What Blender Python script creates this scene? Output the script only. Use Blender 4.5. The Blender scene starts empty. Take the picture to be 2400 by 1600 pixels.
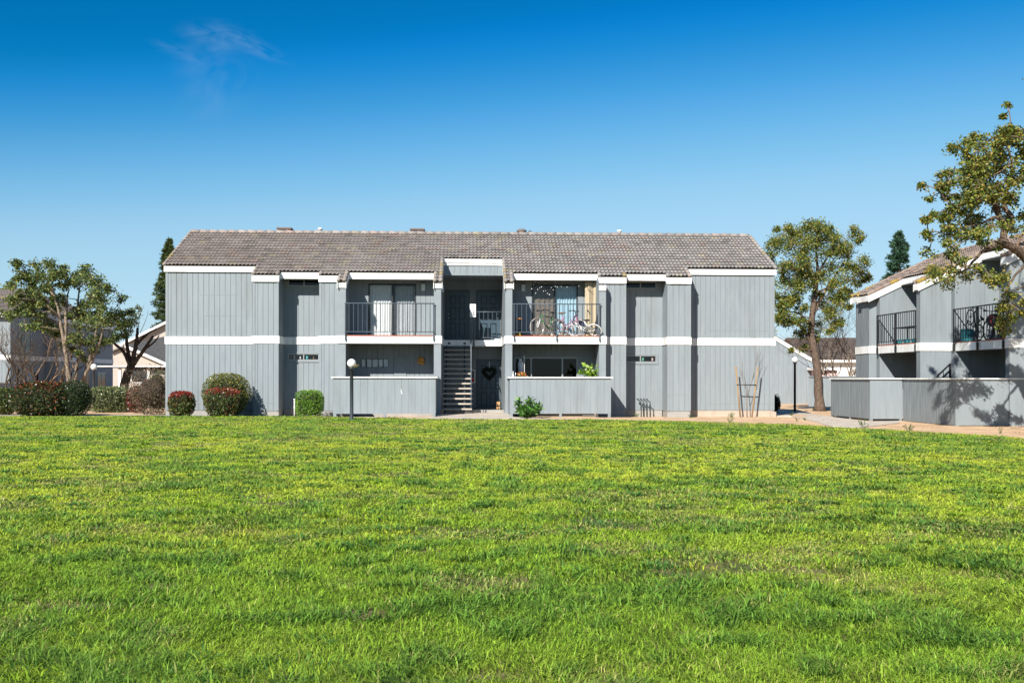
import bpy, math, random
import numpy as np
from mathutils import Vector, Matrix
random.seed(7)
rng = np.random.default_rng(7)
SC = bpy.context.scene
COL = SC.collection
PI = math.pi
# ---------------------------------------------------------------- camera constants (2400x1600 photo)
FPX, CX, HY, CAMZ = 2400.0, 1200.0, 886.0, 1.5
def tp(px, py, Y):
    "world point seen at photo pixel (px,py) at distance Y"
    return ((px - CX) / FPX * Y, Y, CAMZ + (HY - py) / FPX * Y)

# ---------------------------------------------------------------- frames
class Frame:
    def __init__(s, x0, y0, a, z0=0.0):
        s.x0, s.y0, s.z0, s.a = x0, y0, z0, a
        s.c, s.s = math.cos(a), math.sin(a)
    def pt(s, p):
        return (s.x0 + p[0]*s.c - p[1]*s.s, s.y0 + p[0]*s.s + p[1]*s.c, s.z0 + p[2])
    def inv(s, x, y):
        dx, dy = x - s.x0, y - s.y0
        return (dx*s.c + dy*s.s, -dx*s.s + dy*s.c)
    def sx(s, px, t):
        "local s of photo column px on the plane local-depth t"
        k = (px - CX) / FPX
        return (k*(s.y0 + t*s.c) - s.x0 + t*s.s) / (s.c - k*s.s)
    def Y(s, sv, t):
        return s.y0 + sv*s.s + t*s.c
    def zz(s, py, sv, t):
        return CAMZ + (HY - py)/FPX*s.Y(sv, t) - s.z0
W = Frame(0, 0, 0)
A0 = 0.042
M = Frame((388-CX)/FPX*39.3, 39.3, A0)          # main building: s along facade, t into it
BA = 0.0625
B = Frame(14.47, 36.3, BA, -0.3)                 # building on the right: w to the right, v away

# ---------------------------------------------------------------- objects
ORG, FR = {}, {}
def put(o, parent=None):
    COL.objects.link(o)
    if parent is not None: o.parent = parent
    return o
def tag(o, label=None, cat=None, group=None, kind=None):
    if label: o['label'] = label
    if cat: o['category'] = cat
    if group: o['group'] = group
    if kind: o['kind'] = kind
    return o
def thing(name, label, cat, F=W, o=(0,0,0), group=None, rz=0.0):
    e = bpy.data.objects.new(name, None); e.empty_display_size = .2
    put(e); e.location = F.pt(o); e.rotation_euler = (0, 0, F.a + rz)
    ORG[e] = Vector(o) if not rz else Vector((0,0,0)); FR[e] = F
    return tag(e, label, cat, group)

class MB:
    def __init__(s): s.v = []; s.f = []; s.sm = []; s.c = []
    def add(s, vs, fs, smooth=False, col=None):
        b = len(s.v); s.v += [tuple(p) for p in vs]
        for f in fs: s.f.append(tuple(i + b for i in f)); s.sm.append(smooth)
        s.c += [col or (1,1,1)]*len(vs)
        return s
    def box(s, x0, x1, y0, y1, z0, z1, col=None):
        if x0 > x1: x0, x1 = x1, x0
        if y0 > y1: y0, y1 = y1, y0
        if z0 > z1: z0, z1 = z1, z0
        return s.add([(x0,y0,z0),(x1,y0,z0),(x1,y1,z0),(x0,y1,z0),(x0,y0,z1),(x1,y0,z1),(x1,y1,z1),(x0,y1,z1)],
              [(0,3,2,1),(4,5,6,7),(0,1,5,4),(1,2,6,5),(2,3,7,6),(3,0,4,7)], False, col)
    def poly(s, pts, col=None): return s.add(pts, [tuple(range(len(pts)))], False, col)
    def prism(s, pts, d, col=None):
        "polygon pts swept by vector d"
        n = len(pts); q = [tuple(p[k]+d[k] for k in range(3)) for p in pts]
        return s.add(list(pts)+q, [tuple(range(n))[::-1], tuple(range(n, 2*n))] + [(i,(i+1)%n,n+(i+1)%n,n+i) for i in range(n)], False, col)
    def tube(s, pts, rad, n=6, col=None, cap=True):
        pts = [Vector(p) for p in pts]
        if not hasattr(rad, '__len__'): rad = [rad]*len(pts)
        vs, fs = [], []
        up = None
        for i, p in enumerate(pts):
            d = (pts[min(i+1, len(pts)-1)] - pts[max(i-1, 0)])
            d = d.normalized() if d.length > 1e-9 else Vector((0,0,1))
            if up is None:
                up = Vector((0,0,1)) if abs(d.z) < .9 else Vector((1,0,0))
            a = up.cross(d)
            if a.length < 1e-6: a = Vector((1,0,0)).cross(d)
            a.normalize(); b = d.cross(a); up = b
            for k in range(n):
                th = 2*PI*k/n
                vs.append(p + a*(math.cos(th)*rad[i]) + b*(math.sin(th)*rad[i]))
        for i in range(len(pts)-1):
            for k in range(n):
                fs.append((i*n+k, i*n+(k+1)%n, (i+1)*n+(k+1)%n, (i+1)*n+k))
        if cap:
            fs.append(tuple(range(n))[::-1]); m = (len(pts)-1)*n; fs.append(tuple(range(m, m+n)))
        return s.add(vs, fs, n > 4, col)
    def bar(s, p, q, w, col=None): return s.tube([p, q], w, 4, col)
    def lathe(s, prof, c=(0,0,0), n=16, col=None):
        "prof: (radius, z) list around the vertical through c"
        vs = [(c[0]+r*math.cos(2*PI*k/n), c[1]+r*math.sin(2*PI*k/n), c[2]+z) for r, z in prof for k in range(n)]
        fs = [(i*n+k, i*n+(k+1)%n, (i+1)*n+(k+1)%n, (i+1)*n+k) for i in range(len(prof)-1) for k in range(n)]
        return s.add(vs, fs, True, col)
    def ball(s, c, r, n=14, m=9, sc=(1,1,1), col=None):
        vs = []; 
        for j in range(m+1):
            ph = PI*j/m
            for k in range(n):
                th = 2*PI*k/n
                vs.append((c[0]+r*sc[0]*math.sin(ph)*math.cos(th), c[1]+r*sc[1]*math.sin(ph)*math.sin(th), c[2]+r*sc[2]*math.cos(ph)))
        fs = [(j*n+k, (j+1)*n+k, (j+1)*n+(k+1)%n, j*n+(k+1)%n) for j in range(m) for k in range(n)]
        return s.add(vs, fs, True, col)
    def torus(s, c, R, r, ax='y', n=28, m=6, col=None):
        vs = []
        for i in range(n):
            t = 2*PI*i/n
            for j in range(m):
                u = 2*PI*j/m; q = R + r*math.cos(u); h = r*math.sin(u)
                a, b = q*math.cos(t), q*math.sin(t)
                vs.append((c[0]+a, c[1]+h, c[2]+b) if ax == 'y' else (c[0]+a, c[1]+b, c[2]+h))
        fs = [(i*m+j, ((i+1)%n)*m+j, ((i+1)%n)*m+(j+1)%m, i*m+(j+1)%m) for i in range(n) for j in range(m)]
        return s.add(vs, fs, True, col)
    def siding(s, p0, p1, z0, z1, board=.2, g=.017, d=.016, z0b=None, z1b=None):
        """vertical grooved boards from p0 to p1 (plan points); outside is to the right of p0->p1.
        z1b: top height at p1 when the top slopes."""
        L = math.hypot(p1[0]-p0[0], p1[1]-p0[1])
        if L < .02: return s
        ux, uy = (p1[0]-p0[0])/L, (p1[1]-p0[1])/L
        nx, ny = uy, -ux
        n = max(1, round(L/board)); bw = L/n
        prof = [(0, 0)]
        for i in range(1, n):
            x = i*bw
            prof += [(x-g/2, 0), (x-g/2+.002, -d), (x+g/2-.002, -d), (x+g/2, 0)]
        prof.append((L, 0))
        if z1b is None: z1b = z1
        vs = []
        for x, h in prof:
            X, Yy = p0[0]+ux*x+nx*h, p0[1]+uy*x+ny*h
            vs.append((X, Yy, z0)); vs.append((X, Yy, z1+(z1b-z1)*x/L))
        return s.add(vs, [(2*i, 2*i+2, 2*i+3, 2*i+1) for i in range(len(prof)-1)])
    def mesh(s, name, mat, off=(0,0,0)):
        me = bpy.data.meshes.new(name)
        me.from_pydata([(p[0]-off[0], p[1]-off[1], p[2]-off[2]) for p in s.v], [], s.f)
        me.polygons.foreach_set('use_smooth', s.sm)
        if any(c != (1,1,1) for c in s.c):
            ca = me.color_attributes.new('Col', 'FLOAT_COLOR', 'POINT')
            ca.data.foreach_set('color', np.array([(*c, 1) for c in s.c], dtype=np.float32).ravel())
        if mat: me.materials.append(mat)
        me.update()
        return me
    def part(s, name, mat, parent, label=None):
        o = bpy.data.objects.new(name, s.mesh(name, mat, ORG[parent]))
        put(o, parent); ORG[o] = ORG[parent]; FR[o] = FR[parent]
        if label: o['label'] = label
        return o
    def top(s, name, mat, label, cat, F=W, o=(0,0,0), group=None, kind=None):
        ob = bpy.data.objects.new(name, s.mesh(name, mat, o))
        put(ob); ob.location = F.pt(o); ob.rotation_euler = (0,0,F.a)
        ORG[ob] = Vector(o); FR[ob] = F
        return tag(ob, label, cat, group, kind)
def np_mesh(name, verts, faces, mat, cols=None, smooth=False):
    "faces: (n,k) int array"
    me = bpy.data.meshes.new(name)
    n, k = faces.shape
    me.vertices.add(len(verts)); me.vertices.foreach_set('co', np.ascontiguousarray(verts, np.float32).ravel())
    me.loops.add(n*k); me.loops.foreach_set('vertex_index', np.ascontiguousarray(faces, np.int32).ravel())
    me.polygons.add(n); me.polygons.foreach_set('loop_start', np.arange(0, n*k, k, dtype=np.int32))
    if smooth: me.polygons.foreach_set('use_smooth', np.ones(n, bool))
    me.update(calc_edges=True)
    if cols is not None:
        ca = me.color_attributes.new('Col', 'FLOAT_COLOR', 'POINT')
        c4 = np.ones((len(verts), 4), np.float32); c4[:, :3] = cols
        ca.data.foreach_set('color', c4.ravel())
    me.materials.append(mat)
    return me
def np_part(name, me, parent):
    o = bpy.data.objects.new(name, me); put(o, parent)
    if parent is not None: ORG[o] = ORG[parent]; FR[o] = FR[parent]
    return o
# ---------------------------------------------------------------- noise in numpy
def _h(ix, iy, seed):
    n = (ix.astype(np.int64)*374761393 + iy.astype(np.int64)*668265263 + seed*974711) & 0x7fffffff
    n = ((n ^ (n >> 13))*1274126177) & 0x7fffffff
    return ((n ^ (n >> 16)) & 0xffff)/65535.0
def vn(x, y, seed=0):
    ix, iy = np.floor(x), np.floor(y); fx, fy = x-ix, y-iy
    fx = fx*fx*(3-2*fx); fy = fy*fy*(3-2*fy)
    a, b, c, d = _h(ix,iy,seed), _h(ix+1,iy,seed), _h(ix,iy+1,seed), _h(ix+1,iy+1,seed)
    return (a*(1-fx)+b*fx)*(1-fy)+(c*(1-fx)+d*fx)*fy
def fbm(x, y, seed=0, o=3):
    r, a, t = 0, 1.0, 0
    for i in range(o):
        r = r + a*vn(x*2**i, y*2**i, seed+i*17); t += a; a *= .5
    return r/t
def sstep(a, b, x):
    t = np.clip((x-a)/(b-a), 0, 1); return t*t*(3-2*t)

# ---------------------------------------------------------------- materials
def newmat(name):
    m = bpy.data.materials.new(name); m.use_nodes = True
    nt = m.node_tree; p = nt.nodes['Principled BSDF']
    return m, nt, p
def N(nt, t, **k):
    n = nt.nodes.new(t)
    for a, b in k.items(): setattr(n, a, b)
    return n
def mat(name, c, rough=.6, metal=0, var=.12, scale=6, mscale=(1,1,1), bump=0, bscale=None, c2=None, vcol=False, spec=.3, world=False, ramp=(.35,.65), stain=None):
    "principled surface whose colour wanders between c and c2 with a noise"
    m, nt, p = newmat(name)
    p.inputs['Roughness'].default_value = rough; p.inputs['Metallic'].default_value = metal
    p.inputs['Specular IOR Level'].default_value = spec
    if world:
        g = N(nt, 'ShaderNodeNewGeometry'); co = g.outputs['Position']
    else:
        g = N(nt, 'ShaderNodeTexCoord'); co = g.outputs['Object']
    mp = N(nt, 'ShaderNodeMapping'); mp.inputs['Scale'].default_value = mscale
    nt.links.new(co, mp.inputs['Vector'])
    nz = N(nt, 'ShaderNodeTexNoise'); nz.inputs['Scale'].default_value = scale; nz.inputs['Detail'].default_value = 6
    nt.links.new(mp.outputs['Vector'], nz.inputs['Vector'])
    rp = N(nt, 'ShaderNodeValToRGB')
    if c2 is None:
        c2 = tuple(min(1, x*(1+var)) for x in c); c1 = tuple(x*(1-var) for x in c)
    else: c1 = c
    rp.color_ramp.elements[0].position, rp.color_ramp.elements[1].position = ramp
    rp.color_ramp.elements[0].color = (*c1, 1); rp.color_ramp.elements[1].color = (*c2, 1)
    nt.links.new(nz.outputs['Fac'], rp.inputs['Fac'])
    out = rp.outputs['Color']
    if stain:
        m2 = N(nt, 'ShaderNodeMapping'); m2.inputs['Scale'].default_value = (1.3, 1.3, .22); m2.inputs['Location'].default_value = (3.1, 1.7, .4); nt.links.new(co, m2.inputs['Vector'])
        n2 = N(nt, 'ShaderNodeTexNoise'); n2.inputs['Scale'].default_value = 1.5; n2.inputs['Detail'].default_value = 7; n2.inputs['Roughness'].default_value = .62; nt.links.new(m2.outputs['Vector'], n2.inputs['Vector'])
        r2 = N(nt, 'ShaderNodeValToRGB'); r2.color_ramp.elements[0].position = .50; r2.color_ramp.elements[1].position = .72; r2.color_ramp.elements[0].color = (1,1,1,1); r2.color_ramp.elements[1].color = (*stain,1); nt.links.new(n2.outputs['Fac'], r2.inputs['Fac'])
        mx = N(nt, 'ShaderNodeMix', data_type='RGBA', blend_type='MULTIPLY'); mx.inputs['Factor'].default_value = 1
        nt.links.new(out, mx.inputs['A']); nt.links.new(r2.outputs['Color'], mx.inputs['B']); out = mx.outputs['Result']
    if vcol:
        at = N(nt, 'ShaderNodeAttribute', attribute_name='Col')
        mx = N(nt, 'ShaderNodeMix', data_type='RGBA', blend_type='MULTIPLY'); mx.inputs['Factor'].default_value = 1
        nt.links.new(out, mx.inputs['A']); nt.links.new(at.outputs['Color'], mx.inputs['B']); out = mx.outputs['Result']
    nt.links.new(out, p.inputs['Base Color'])
    if bump:
        nb = N(nt, 'ShaderNodeTexNoise'); nb.inputs['Scale'].default_value = bscale or scale*4; nb.inputs['Detail'].default_value = 8
        nt.links.new(mp.outputs['Vector'], nb.inputs['Vector'])
        b = N(nt, 'ShaderNodeBump'); b.inputs['Strength'].default_value = bump; b.inputs['Distance'].default_value = .02
        nt.links.new(nb.outputs['Fac'], b.inputs['Height']); nt.links.new(b.outputs['Normal'], p.inputs['Normal'])
    return m
def leafmat(name, rough=.45, trans=.3, spec=.35):
    m, nt, p = newmat(name)
    at = N(nt, 'ShaderNodeAttribute', attribute_name='Col')
    p.inputs['Roughness'].default_value = rough; p.inputs['Specular IOR Level'].default_value = spec
    nt.links.new(at.outputs['Color'], p.inputs['Base Color'])
    tr = N(nt, 'ShaderNodeBsdfTranslucent'); nt.links.new(at.outputs['Color'], tr.inputs['Color'])
    mx = N(nt, 'ShaderNodeMixShader'); mx.inputs['Fac'].default_value = trans
    nt.links.new(p.outputs[0], mx.inputs[1]); nt.links.new(tr.outputs[0], mx.inputs[2])
    nt.links.new(mx.outputs[0], nt.nodes['Material Output'].inputs['Surface'])
    return m
def glassmat(name, tint=(.5,.55,.57), refl=.0, ior=1.42):
    m, nt, p = newmat(name); nt.nodes.remove(p)
    t = N(nt, 'ShaderNodeBsdfTransparent'); t.inputs['Color'].default_value = (*tint, 1)
    g = N(nt, 'ShaderNodeBsdfGlossy'); g.inputs['Roughness'].default_value = .03
    lw = N(nt, 'ShaderNodeFresnel'); lw.inputs['IOR'].default_value = ior
    ad = N(nt, 'ShaderNodeMath', operation='ADD'); ad.inputs[1].default_value = refl
    nt.links.new(lw.outputs[0], ad.inputs[0])
    mx = N(nt, 'ShaderNodeMixShader')
    nt.links.new(ad.outputs[0], mx.inputs['Fac']); nt.links.new(t.outputs[0], mx.inputs[1]); nt.links.new(g.outputs[0], mx.inputs[2])
    nt.links.new(mx.outputs[0], nt.nodes['Material Output'].inputs['Surface'])
    return m
MT = {}
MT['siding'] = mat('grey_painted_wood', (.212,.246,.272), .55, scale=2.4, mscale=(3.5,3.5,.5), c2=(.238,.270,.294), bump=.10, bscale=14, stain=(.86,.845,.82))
MT['sidingB'] = mat('grey_weathered_shaded_wood', (.135,.155,.168), .6, scale=3, mscale=(12,12,.35), c2=(.228,.255,.272), bump=.3, bscale=14, stain=(.86,.85,.83))  # weathered streaks, plus a darker tone painting grazing-sun shade on side faces
MT['white'] = mat('white_trim_paint', (.66,.655,.63), .5, scale=2.2, mscale=(2.5,2.5,.8), c2=(.80,.80,.79), ramp=(.3,.5), stain=(.80,.77,.72))
MT['greytrim'] = mat('grey_trim_paint', (.222,.252,.274), .55, var=.05, scale=3)
MT['soffit'] = mat('grey_soffit_paint', (.20,.215,.225), .7, var=.06)
MT['tile'] = mat('concrete_roof_tile', (.72,.72,.72), .8, scale=14, c2=(1.02,1.0,.98), vcol=True, bump=.25, bscale=60)
MT['conc'] = mat('pale_concrete', (.53,.46,.385), .85, var=.1, scale=2.5, bump=.1, world=True)
MT['found'] = mat('painted_foundation', (.27,.275,.275), .85, scale=2, c2=(.36,.335,.305), bump=.2)
MT['foundtan'] = mat('bare_tan_foundation', (.38,.32,.265), .85, scale=3, c2=(.46,.38,.31), bump=.2)
MT['dirt'] = mat('sandy_dirt', (.50,.325,.185), .95, scale=1.1, c2=(.70,.49,.31), bump=.5, bscale=12, world=True)
MT['lawn'] = mat('lawn_soil', (.075,.095,.022), .95, scale=2.2, c2=(.21,.17,.075), bump=.6, bscale=30, world=True)
MT['door'] = mat('slate_blue_door_paint', (.045,.080,.112), .38, var=.06, spec=.4)
MT['darkmetal'] = mat('dark_grey_metal', (.045,.055,.065), .45, var=.1, spec=.5)
MT['rail'] = mat('slate_rail_paint', (.075,.098,.122), .4, var=.08, spec=.5)
MT['black'] = mat('black_paint', (.012,.013,.015), .45, var=.1)
MT['interior'] = mat('dim_room_paint', (.10,.10,.10), .9, var=.1)
MT['glass'] = glassmat('window_glass', (.96,.97,.975))
MT['glassdark'] = glassmat('tinted_window_glass', (.30,.33,.36), 0, 1.38)
MT['screen'] = glassmat('insect_screen', (.86,.87,.88), .0, 1.02)
MT['frame'] = mat('aluminium_frame', (.30,.31,.32), .4, metal=.3, var=.05)
MT['bronze'] = mat('dark_bronze_frame', (.03,.033,.037), .4, var=.05)
MT['curtain'] = mat('white_curtain_cloth', (.80,.80,.80), .9, var=.03)
MT['bluecurtain'] = mat('pale_blue_curtain_cloth', (.40,.56,.66), .9, var=.06)
MT['deckred'] = mat('terracotta_deck_edge', (.33,.10,.06), .8, var=.15)
MT['tread'] = mat('concrete_tread', (.44,.39,.33), .85, var=.08, scale=5)
MT['globe'] = mat('white_globe_plastic', (.80,.80,.78), .35, var=.02, spec=.5)
MT['cream'] = mat('yellowed_globe_shell', (.55,.45,.26), .5, var=.1)
MT['steel'] = mat('bright_steel', (.6,.6,.6), .25, metal=.9, var=.05)
MT['bark'] = mat('rough_bark', (.07,.050,.038), .95, scale=8, mscale=(3,3,.8), c2=(.17,.12,.09), bump=.8, bscale=25)
MT['barkpale'] = mat('pale_smooth_bark', (.15,.115,.085), .9, scale=5, mscale=(2,2,.7), c2=(.28,.22,.165), bump=.4, bscale=20)
MT['barkdark'] = mat('dark_bark', (.035,.028,.022), .95, scale=6, c2=(.085,.065,.05), bump=.6, bscale=25)
MT['twig'] = mat('brown_twig', (.10,.07,.05), .95, scale=6, c2=(.22,.15,.10))
MT['leaf'] = leafmat('leaf')
MT['glossleaf'] = leafmat('glossy_leaf', .35, .2, .5)
MT['needle'] = leafmat('needle', .6, .1, .2)
MT['grass'] = leafmat('grass_blade', .5, .42, .25)
MT['beige'] = mat('beige_stucco', (.40,.36,.32), .9, var=.05, scale=3)
MT['darkroof'] = mat('dark_shingle', (.10,.095,.09), .9, scale=3, c2=(.16,.15,.14), bump=.4)
MT['wood'] = mat('stake_wood', (.26,.17,.09), .8, scale=4, mscale=(8,8,.8), c2=(.36,.24,.13))
MT['paper'] = mat('paper_white', (.75,.76,.78), .8, var=.04)
def plain(name, c, rough=.5, metal=0): 
    return mat(name, c, rough, metal, var=.06, scale=8)
# ================================================================ MAIN BUILDING
RW, SL = .303, .471
def ZR(t): return 5.80 + SL*t
TR = 12.6*RW                      # ridge
TBK = 2*TR                        # back wall
TB, TW = .12, 3.2                  # recess/balcony back wall, stairwell back wall
S = M.sx
e1, e2, e3, e4 = S(592,-.9), S(653,-.9), S(748,-.9), S(791,-1.4)
pA = S(810,-1.4); pB0, pB1 = S(1016.7,-1.4), S(1033.5,-1.4)
pC0, pC1 = S(1184,-1.4), S(1200.5,-1.4); pD0, pD1 = S(1404,-1.4), S(1420,-1.4)
e11, e12, e13 = S(1466,-.9), S(1564,-.9), S(1618.5,-.9)
L = S(1815, 0)
bld = thing('apartment_building', 'long two-storey grey apartment building with white trim and tiled roof facing the lawn', 'building', M, (0,0,0))

def tile_rows(mb, segs, pos, nR, wave=.149, sub=7, tint=None, seed=3):
    """segs: (a0,a1,row0); pos(a,q)->(x,y,z) with q rows up-slope from the eave datum; lip of each row lifted"""
    nlip = Vector((0, 0, 1))
    for a0, a1, r0 in segs:
        n = max(2, int((a1-a0)/(wave/sub)))
        aa = np.linspace(a0, a1, n+1)
        prof = .044*np.power(.5+.5*np.cos(2*PI*aa/wave + .6*np.sin(2*PI*aa/wave)), .85)
        r = r0
        while r < nR - .01:
            q1 = min(r+1.22, nR); row = int(math.floor(r+.5))
            jit = _h(np.floor(aa/(2*wave)+.5*(row%2)), np.full_like(aa, row), seed)
            jit2 = _h(np.floor(aa/(2*wave)+.5*(row%2)), np.full_like(aa, row), seed+9)
            vs, cs = [], []
            for k, a in enumerate(aa):
                col = tint(a, row, jit[k], jit2[k])
                lift = .016*(jit2[k]-.5)
                for q, dz in ((r+.02, .046+lift), (r, .064+lift), (r, .064+lift), (q1, .004)):
                    x, y, z = pos(a, q)
                    vs.append((x, y, z + prof[k]+ dz)); cs.append(col)
            fs, sm = [], []
            b = len(mb.v)
            for k in range(n):
                i, j = b+4*k, b+4*(k+1)
                mb.f += [(i, j, j+1, i+1), (i+2, j+2, j+3, i+3)]; mb.sm += [True, True]
            mb.v += vs; mb.c += cs
            r += 1
def tile_tint(a, row, j, j2):
    w = float(sstep(0, 16, np.array(a)))           # browner on the left, greyer on the right
    base = (.312*(1-w)+.30*w, .270*(1-w)+.282*w, .248*(1-w)+.272*w)
    k = .86 + .22*j
    c = [base[0]*k, base[1]*k, base[2]*k]
    if j2 > .92: c = [c[0]*1.10, c[1]*.98, c[2]*.94]
    elif j2 < .07: c = [c[0]*1.06, c[1]*1.05, c[2]*.90]
    elif j2 < .12: c = [c[0]*.72, c[1]*.72, c[2]*.72]
    p = float(vn(np.array(a*.55+3), np.array(row*.45), 21))
    k2 = .90+.20*p
    return (c[0]*k2, c[1]*k2, c[2]*k2)

segs = [(-.07, e1-.03, 0), (e1-.03, e2+.02, -3), (e2+.02, e3-.02, -2), (e3-.02, e4-.01, -3), (e4-.01, pA+.03, -5), (pA+.03, pB0-.02, -2),
        (pB0-.02, pB1+.05, -5), (pB1+.05, pC0-.05, 3), (pC0-.05, pC1+.05, -5), (pC1+.05, pD0+.02, -2), (pD0+.02, e11+.03, -3),
        (e11+.03, e12-.03, -2), (e12-.03, e13+.03, -3), (e13+.03, L+.07, 0)]
mb = MB()
tile_rows(mb, segs, lambda a, q: (a, q*RW, ZR(q*RW)), 12.6, tint=tile_tint)
# rake tiles at the gable ends and at every step of the eave, ridge caps
def rake(mb, s, q0, q1, r=.075, tint=None, zf=ZR):
    q = q0
    while q < q1-.05:
        t0, t1 = q*RW-.02, min(q+1.05, q1)*RW
        j = random.random(); col = (tint or tile_tint)(s, int(q), j, random.random())
        if random.random() < .10: col = (.30,.24,.13)
        mb.tube([(s, t0, zf(t0)+.055), (s, t1, zf(t1)+.035)], [r, r*.82], 10, col)
        q += 1
rake(mb, -.05, 0, 12.7); rake(mb, L+.05, 0, 12.7)
for i in range(len(segs)-1):
    a, b = segs[i], segs[i+1]
    if a[2] == b[2]: continue
    s = a[1] + (.06 if b[2] < a[2] else -.06)
    rake(mb, s, min(a[2], b[2]), max(a[2], b[2]))
x = -.05
while x < L:
    mb.tube([(x, TR, ZR(TR)+.045), (x+.42, TR, ZR(TR)+.03)], [.105, .088], 10, tile_tint(x, 13, random.random(), random.random())); x += .395
# back slope and deck under the tiles
rc = (.24,.225,.21)
mb.prism([(-.07,TR,ZR(TR)), (L+.07,TR,ZR(TR)), (L+.07,TBK+.4,ZR(-.4)), (-.07,TBK+.4,ZR(-.4))], (0,0,-.06), rc)
for a0, a1, r0 in segs:
    t0 = r0*RW+.03
    mb.prism([(a0,t0,ZR(t0)-.012), (a1,t0,ZR(t0)-.012), (a1,TR-.02,ZR(TR-.02)-.012), (a0,TR-.02,ZR(TR-.02)-.012)], (0,0,-.03), (.05,.045,.04))
roof = mb.part('roof', MT['tile'], bld)
# vents on the ridge
def roof_vent(kind, px, s_off=0):
    s = S(px, TR+.3); v = MB(); z = ZR(TR)+.10
    if kind == 'box':
        v.box(s-.26, s+.26, TR+.1, TR+.6, z-.45, z+.10); v.box(s-.31, s+.31, TR+.05, TR+.65, z+.10, z+.17)
        v.part('roof_vent', MT['boxvent'], bld)
    elif kind == 'pipe':
        v.lathe([(.075,-.3),(.075,.10),(.1,.11),(.1,.19),(.0,.2)], (s, TR+.3, z), 12); v.part('vent_pipe', MT['globe'], bld)
    else:
        v.lathe([(.12,-.3),(.12,.04),(.2,.06),(.22,.14),(.12,.2),(0,.21)], (s, TR+.3, z), 12); v.part('roof_vent', MT['boxvent'], bld)
        v = MB(); v.ball((s+.36, TR+.3, z+.06), .08); v.box(s+.05, s+.5, TR+.28, TR+.32, z-.05, z+.03); v.part('roof_vent', MT['darkmetal'], bld)
MT['boxvent'] = plain('weathered_vent_metal', (.16,.13,.12), .7)
roof_vent('box', 667); roof_vent('pipe', 750); roof_vent('box', 978); roof_vent('turbine', 1222); roof_vent('pipe', 1451)

# ---- fascia boards and stepped rake boards
fz = lambda t: ZR(t) - .015
def fascia(s0, s1, t, h=.235, mname='white'):
    f = MB(); f.box(s0, s1, t-.045, t, fz(t)-h, fz(t)-.0); return f.part('fascia', MT[mname], bld)
fascia(-.05, e1-.02, -.03, .215); fascia(e1-.02, e2+.02, -.93); fascia(e2+.03, e3-.03, -.62); fascia(e3-.02, e4-.02, -.93)
fascia(pA+.02, pB0-.02, -.62)
fascia(pC1+.02, pD0+.02, -.62); fascia(pD0+.03, e11+.02, -.93); fascia(e11+.03, e12-.03, -.62); fascia(e12-.02, e13+.02, -.93); fascia(e13+.03, L+.05, -.03, .215)
for a, b in ((e4-.005, pA+.01), (pB0-.01, pB1+.01), (pC0-.01, pC1+.01)):
    f = MB(); f.box(a, b, -1.45, -1.41, 4.86, ZR(-1.45)-.02); f.part('pillar_cap', MT['white'], bld)
f = MB(); f.box(pD0-.01, pD1, -1.45, -1.41, 4.80, 5.0); f.part('pillar_cap', MT['white'], bld)
for i in range(len(segs)-1):
    a, b = segs[i], segs[i+1]
    lo, hi = min(a[2], b[2])*RW-.02, max(a[2], b[2])*RW-.01
    s = a[1]; d = .02 if b[2] < a[2] else -.02
    f = MB(); f.prism([(s, lo, ZR(lo)-.02), (s, hi, ZR(hi)-.02), (s, hi, ZR(hi)-.25), (s, lo, ZR(lo)-.25)], (d, 0, 0)); f.part('rake_board', MT['white'], bld)
for s, d in ((-.05, .02), (L+.03, .02)):
    f = MB(); f.prism([(s, -.03, ZR(-.03)-.02), (s, TR, ZR(TR)-.02), (s, TR, ZR(TR)-.22), (s, -.03, ZR(-.03)-.22)], (d, 0, 0)); f.part('rake_board', MT['white'], bld)
# stair header
f = MB(); f.box(pB1+.02, pC0-.0, .86, .90, 6.07, 6.225); f.box(pB1+.02, pC0, .885, .915, 5.97, 6.04); f.part('fascia', MT['white'], bld)
f = MB(); f.siding((pB1, .93), (pC0, .93), 5.62, 6.14, .24); f.box(pB1, pC0, .915, 1.0, 5.58, 5.66); f.box(pB1, pC0, .95, 1.05, 5.6, 6.19)
f.part('stair_header', MT['siding'], bld)

# ---- walls
def wall(p0, p1, holes_lo=(), holes_hi=(), lo=True, hi=True, zlo=.25, zmid=(2.79, 3.08), ztop=None, name='wall'):
    w = MB()
    def run(z0, z1f, holes):
        (x0, y0), (x1, y1) = p0, p1
        if not holes:
            w.siding(p0, p1, z0, z1f(y0), z1b=z1f(y1)); return
        cur = x0
        for h0, h1, a, b in sorted(holes):
            if h0 > cur+.02: w.siding((cur,y0), (h0,y1), z0, z1f(y0))
            if a > z0+.01: w.siding((h0,y0), (h1,y1), z0, a)
            if b < z1f(y0)-.01: w.siding((h0,y0), (h1,y1), b, z1f(y0))
            cur = h1
        if cur < x1-.02: w.siding((cur,y0), (x1,y1), z0, z1f(y0))
    zt = (lambda t: ztop) if ztop else (lambda t: ZR(min(t, TBK-t))-.07)
    if lo: run(zlo, lambda t: zmid[0]+.02, holes_lo)
    if hi: run(zmid[1]-.02, zt, holes_hi)
    return w.part(name, MT['siding'], bld)
HW = {}   # window openings on the back wall
def zof(py, px, t): return M.zz(py, S(px, t), t)
def hole(px0, px1, y0, y1, t=TB): return (S(px0,t), S(px1,t), zof(y1,(px0+px1)/2,t), zof(y0,(px0+px1)/2,t))
wUL = hole(675, 749, 655.5, 671.5); wLL = hole(675, 748, 829, 845)
wUR = hole(1464, 1538, 660.5, 676); wLR = hole(1464, 1538, 832, 848.5)
slL = (S(863,TB), S(975,TB), 3.08, 5.17); slR = (S(1246,TB), S(1354,TB), 3.08, 5.17)
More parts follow.
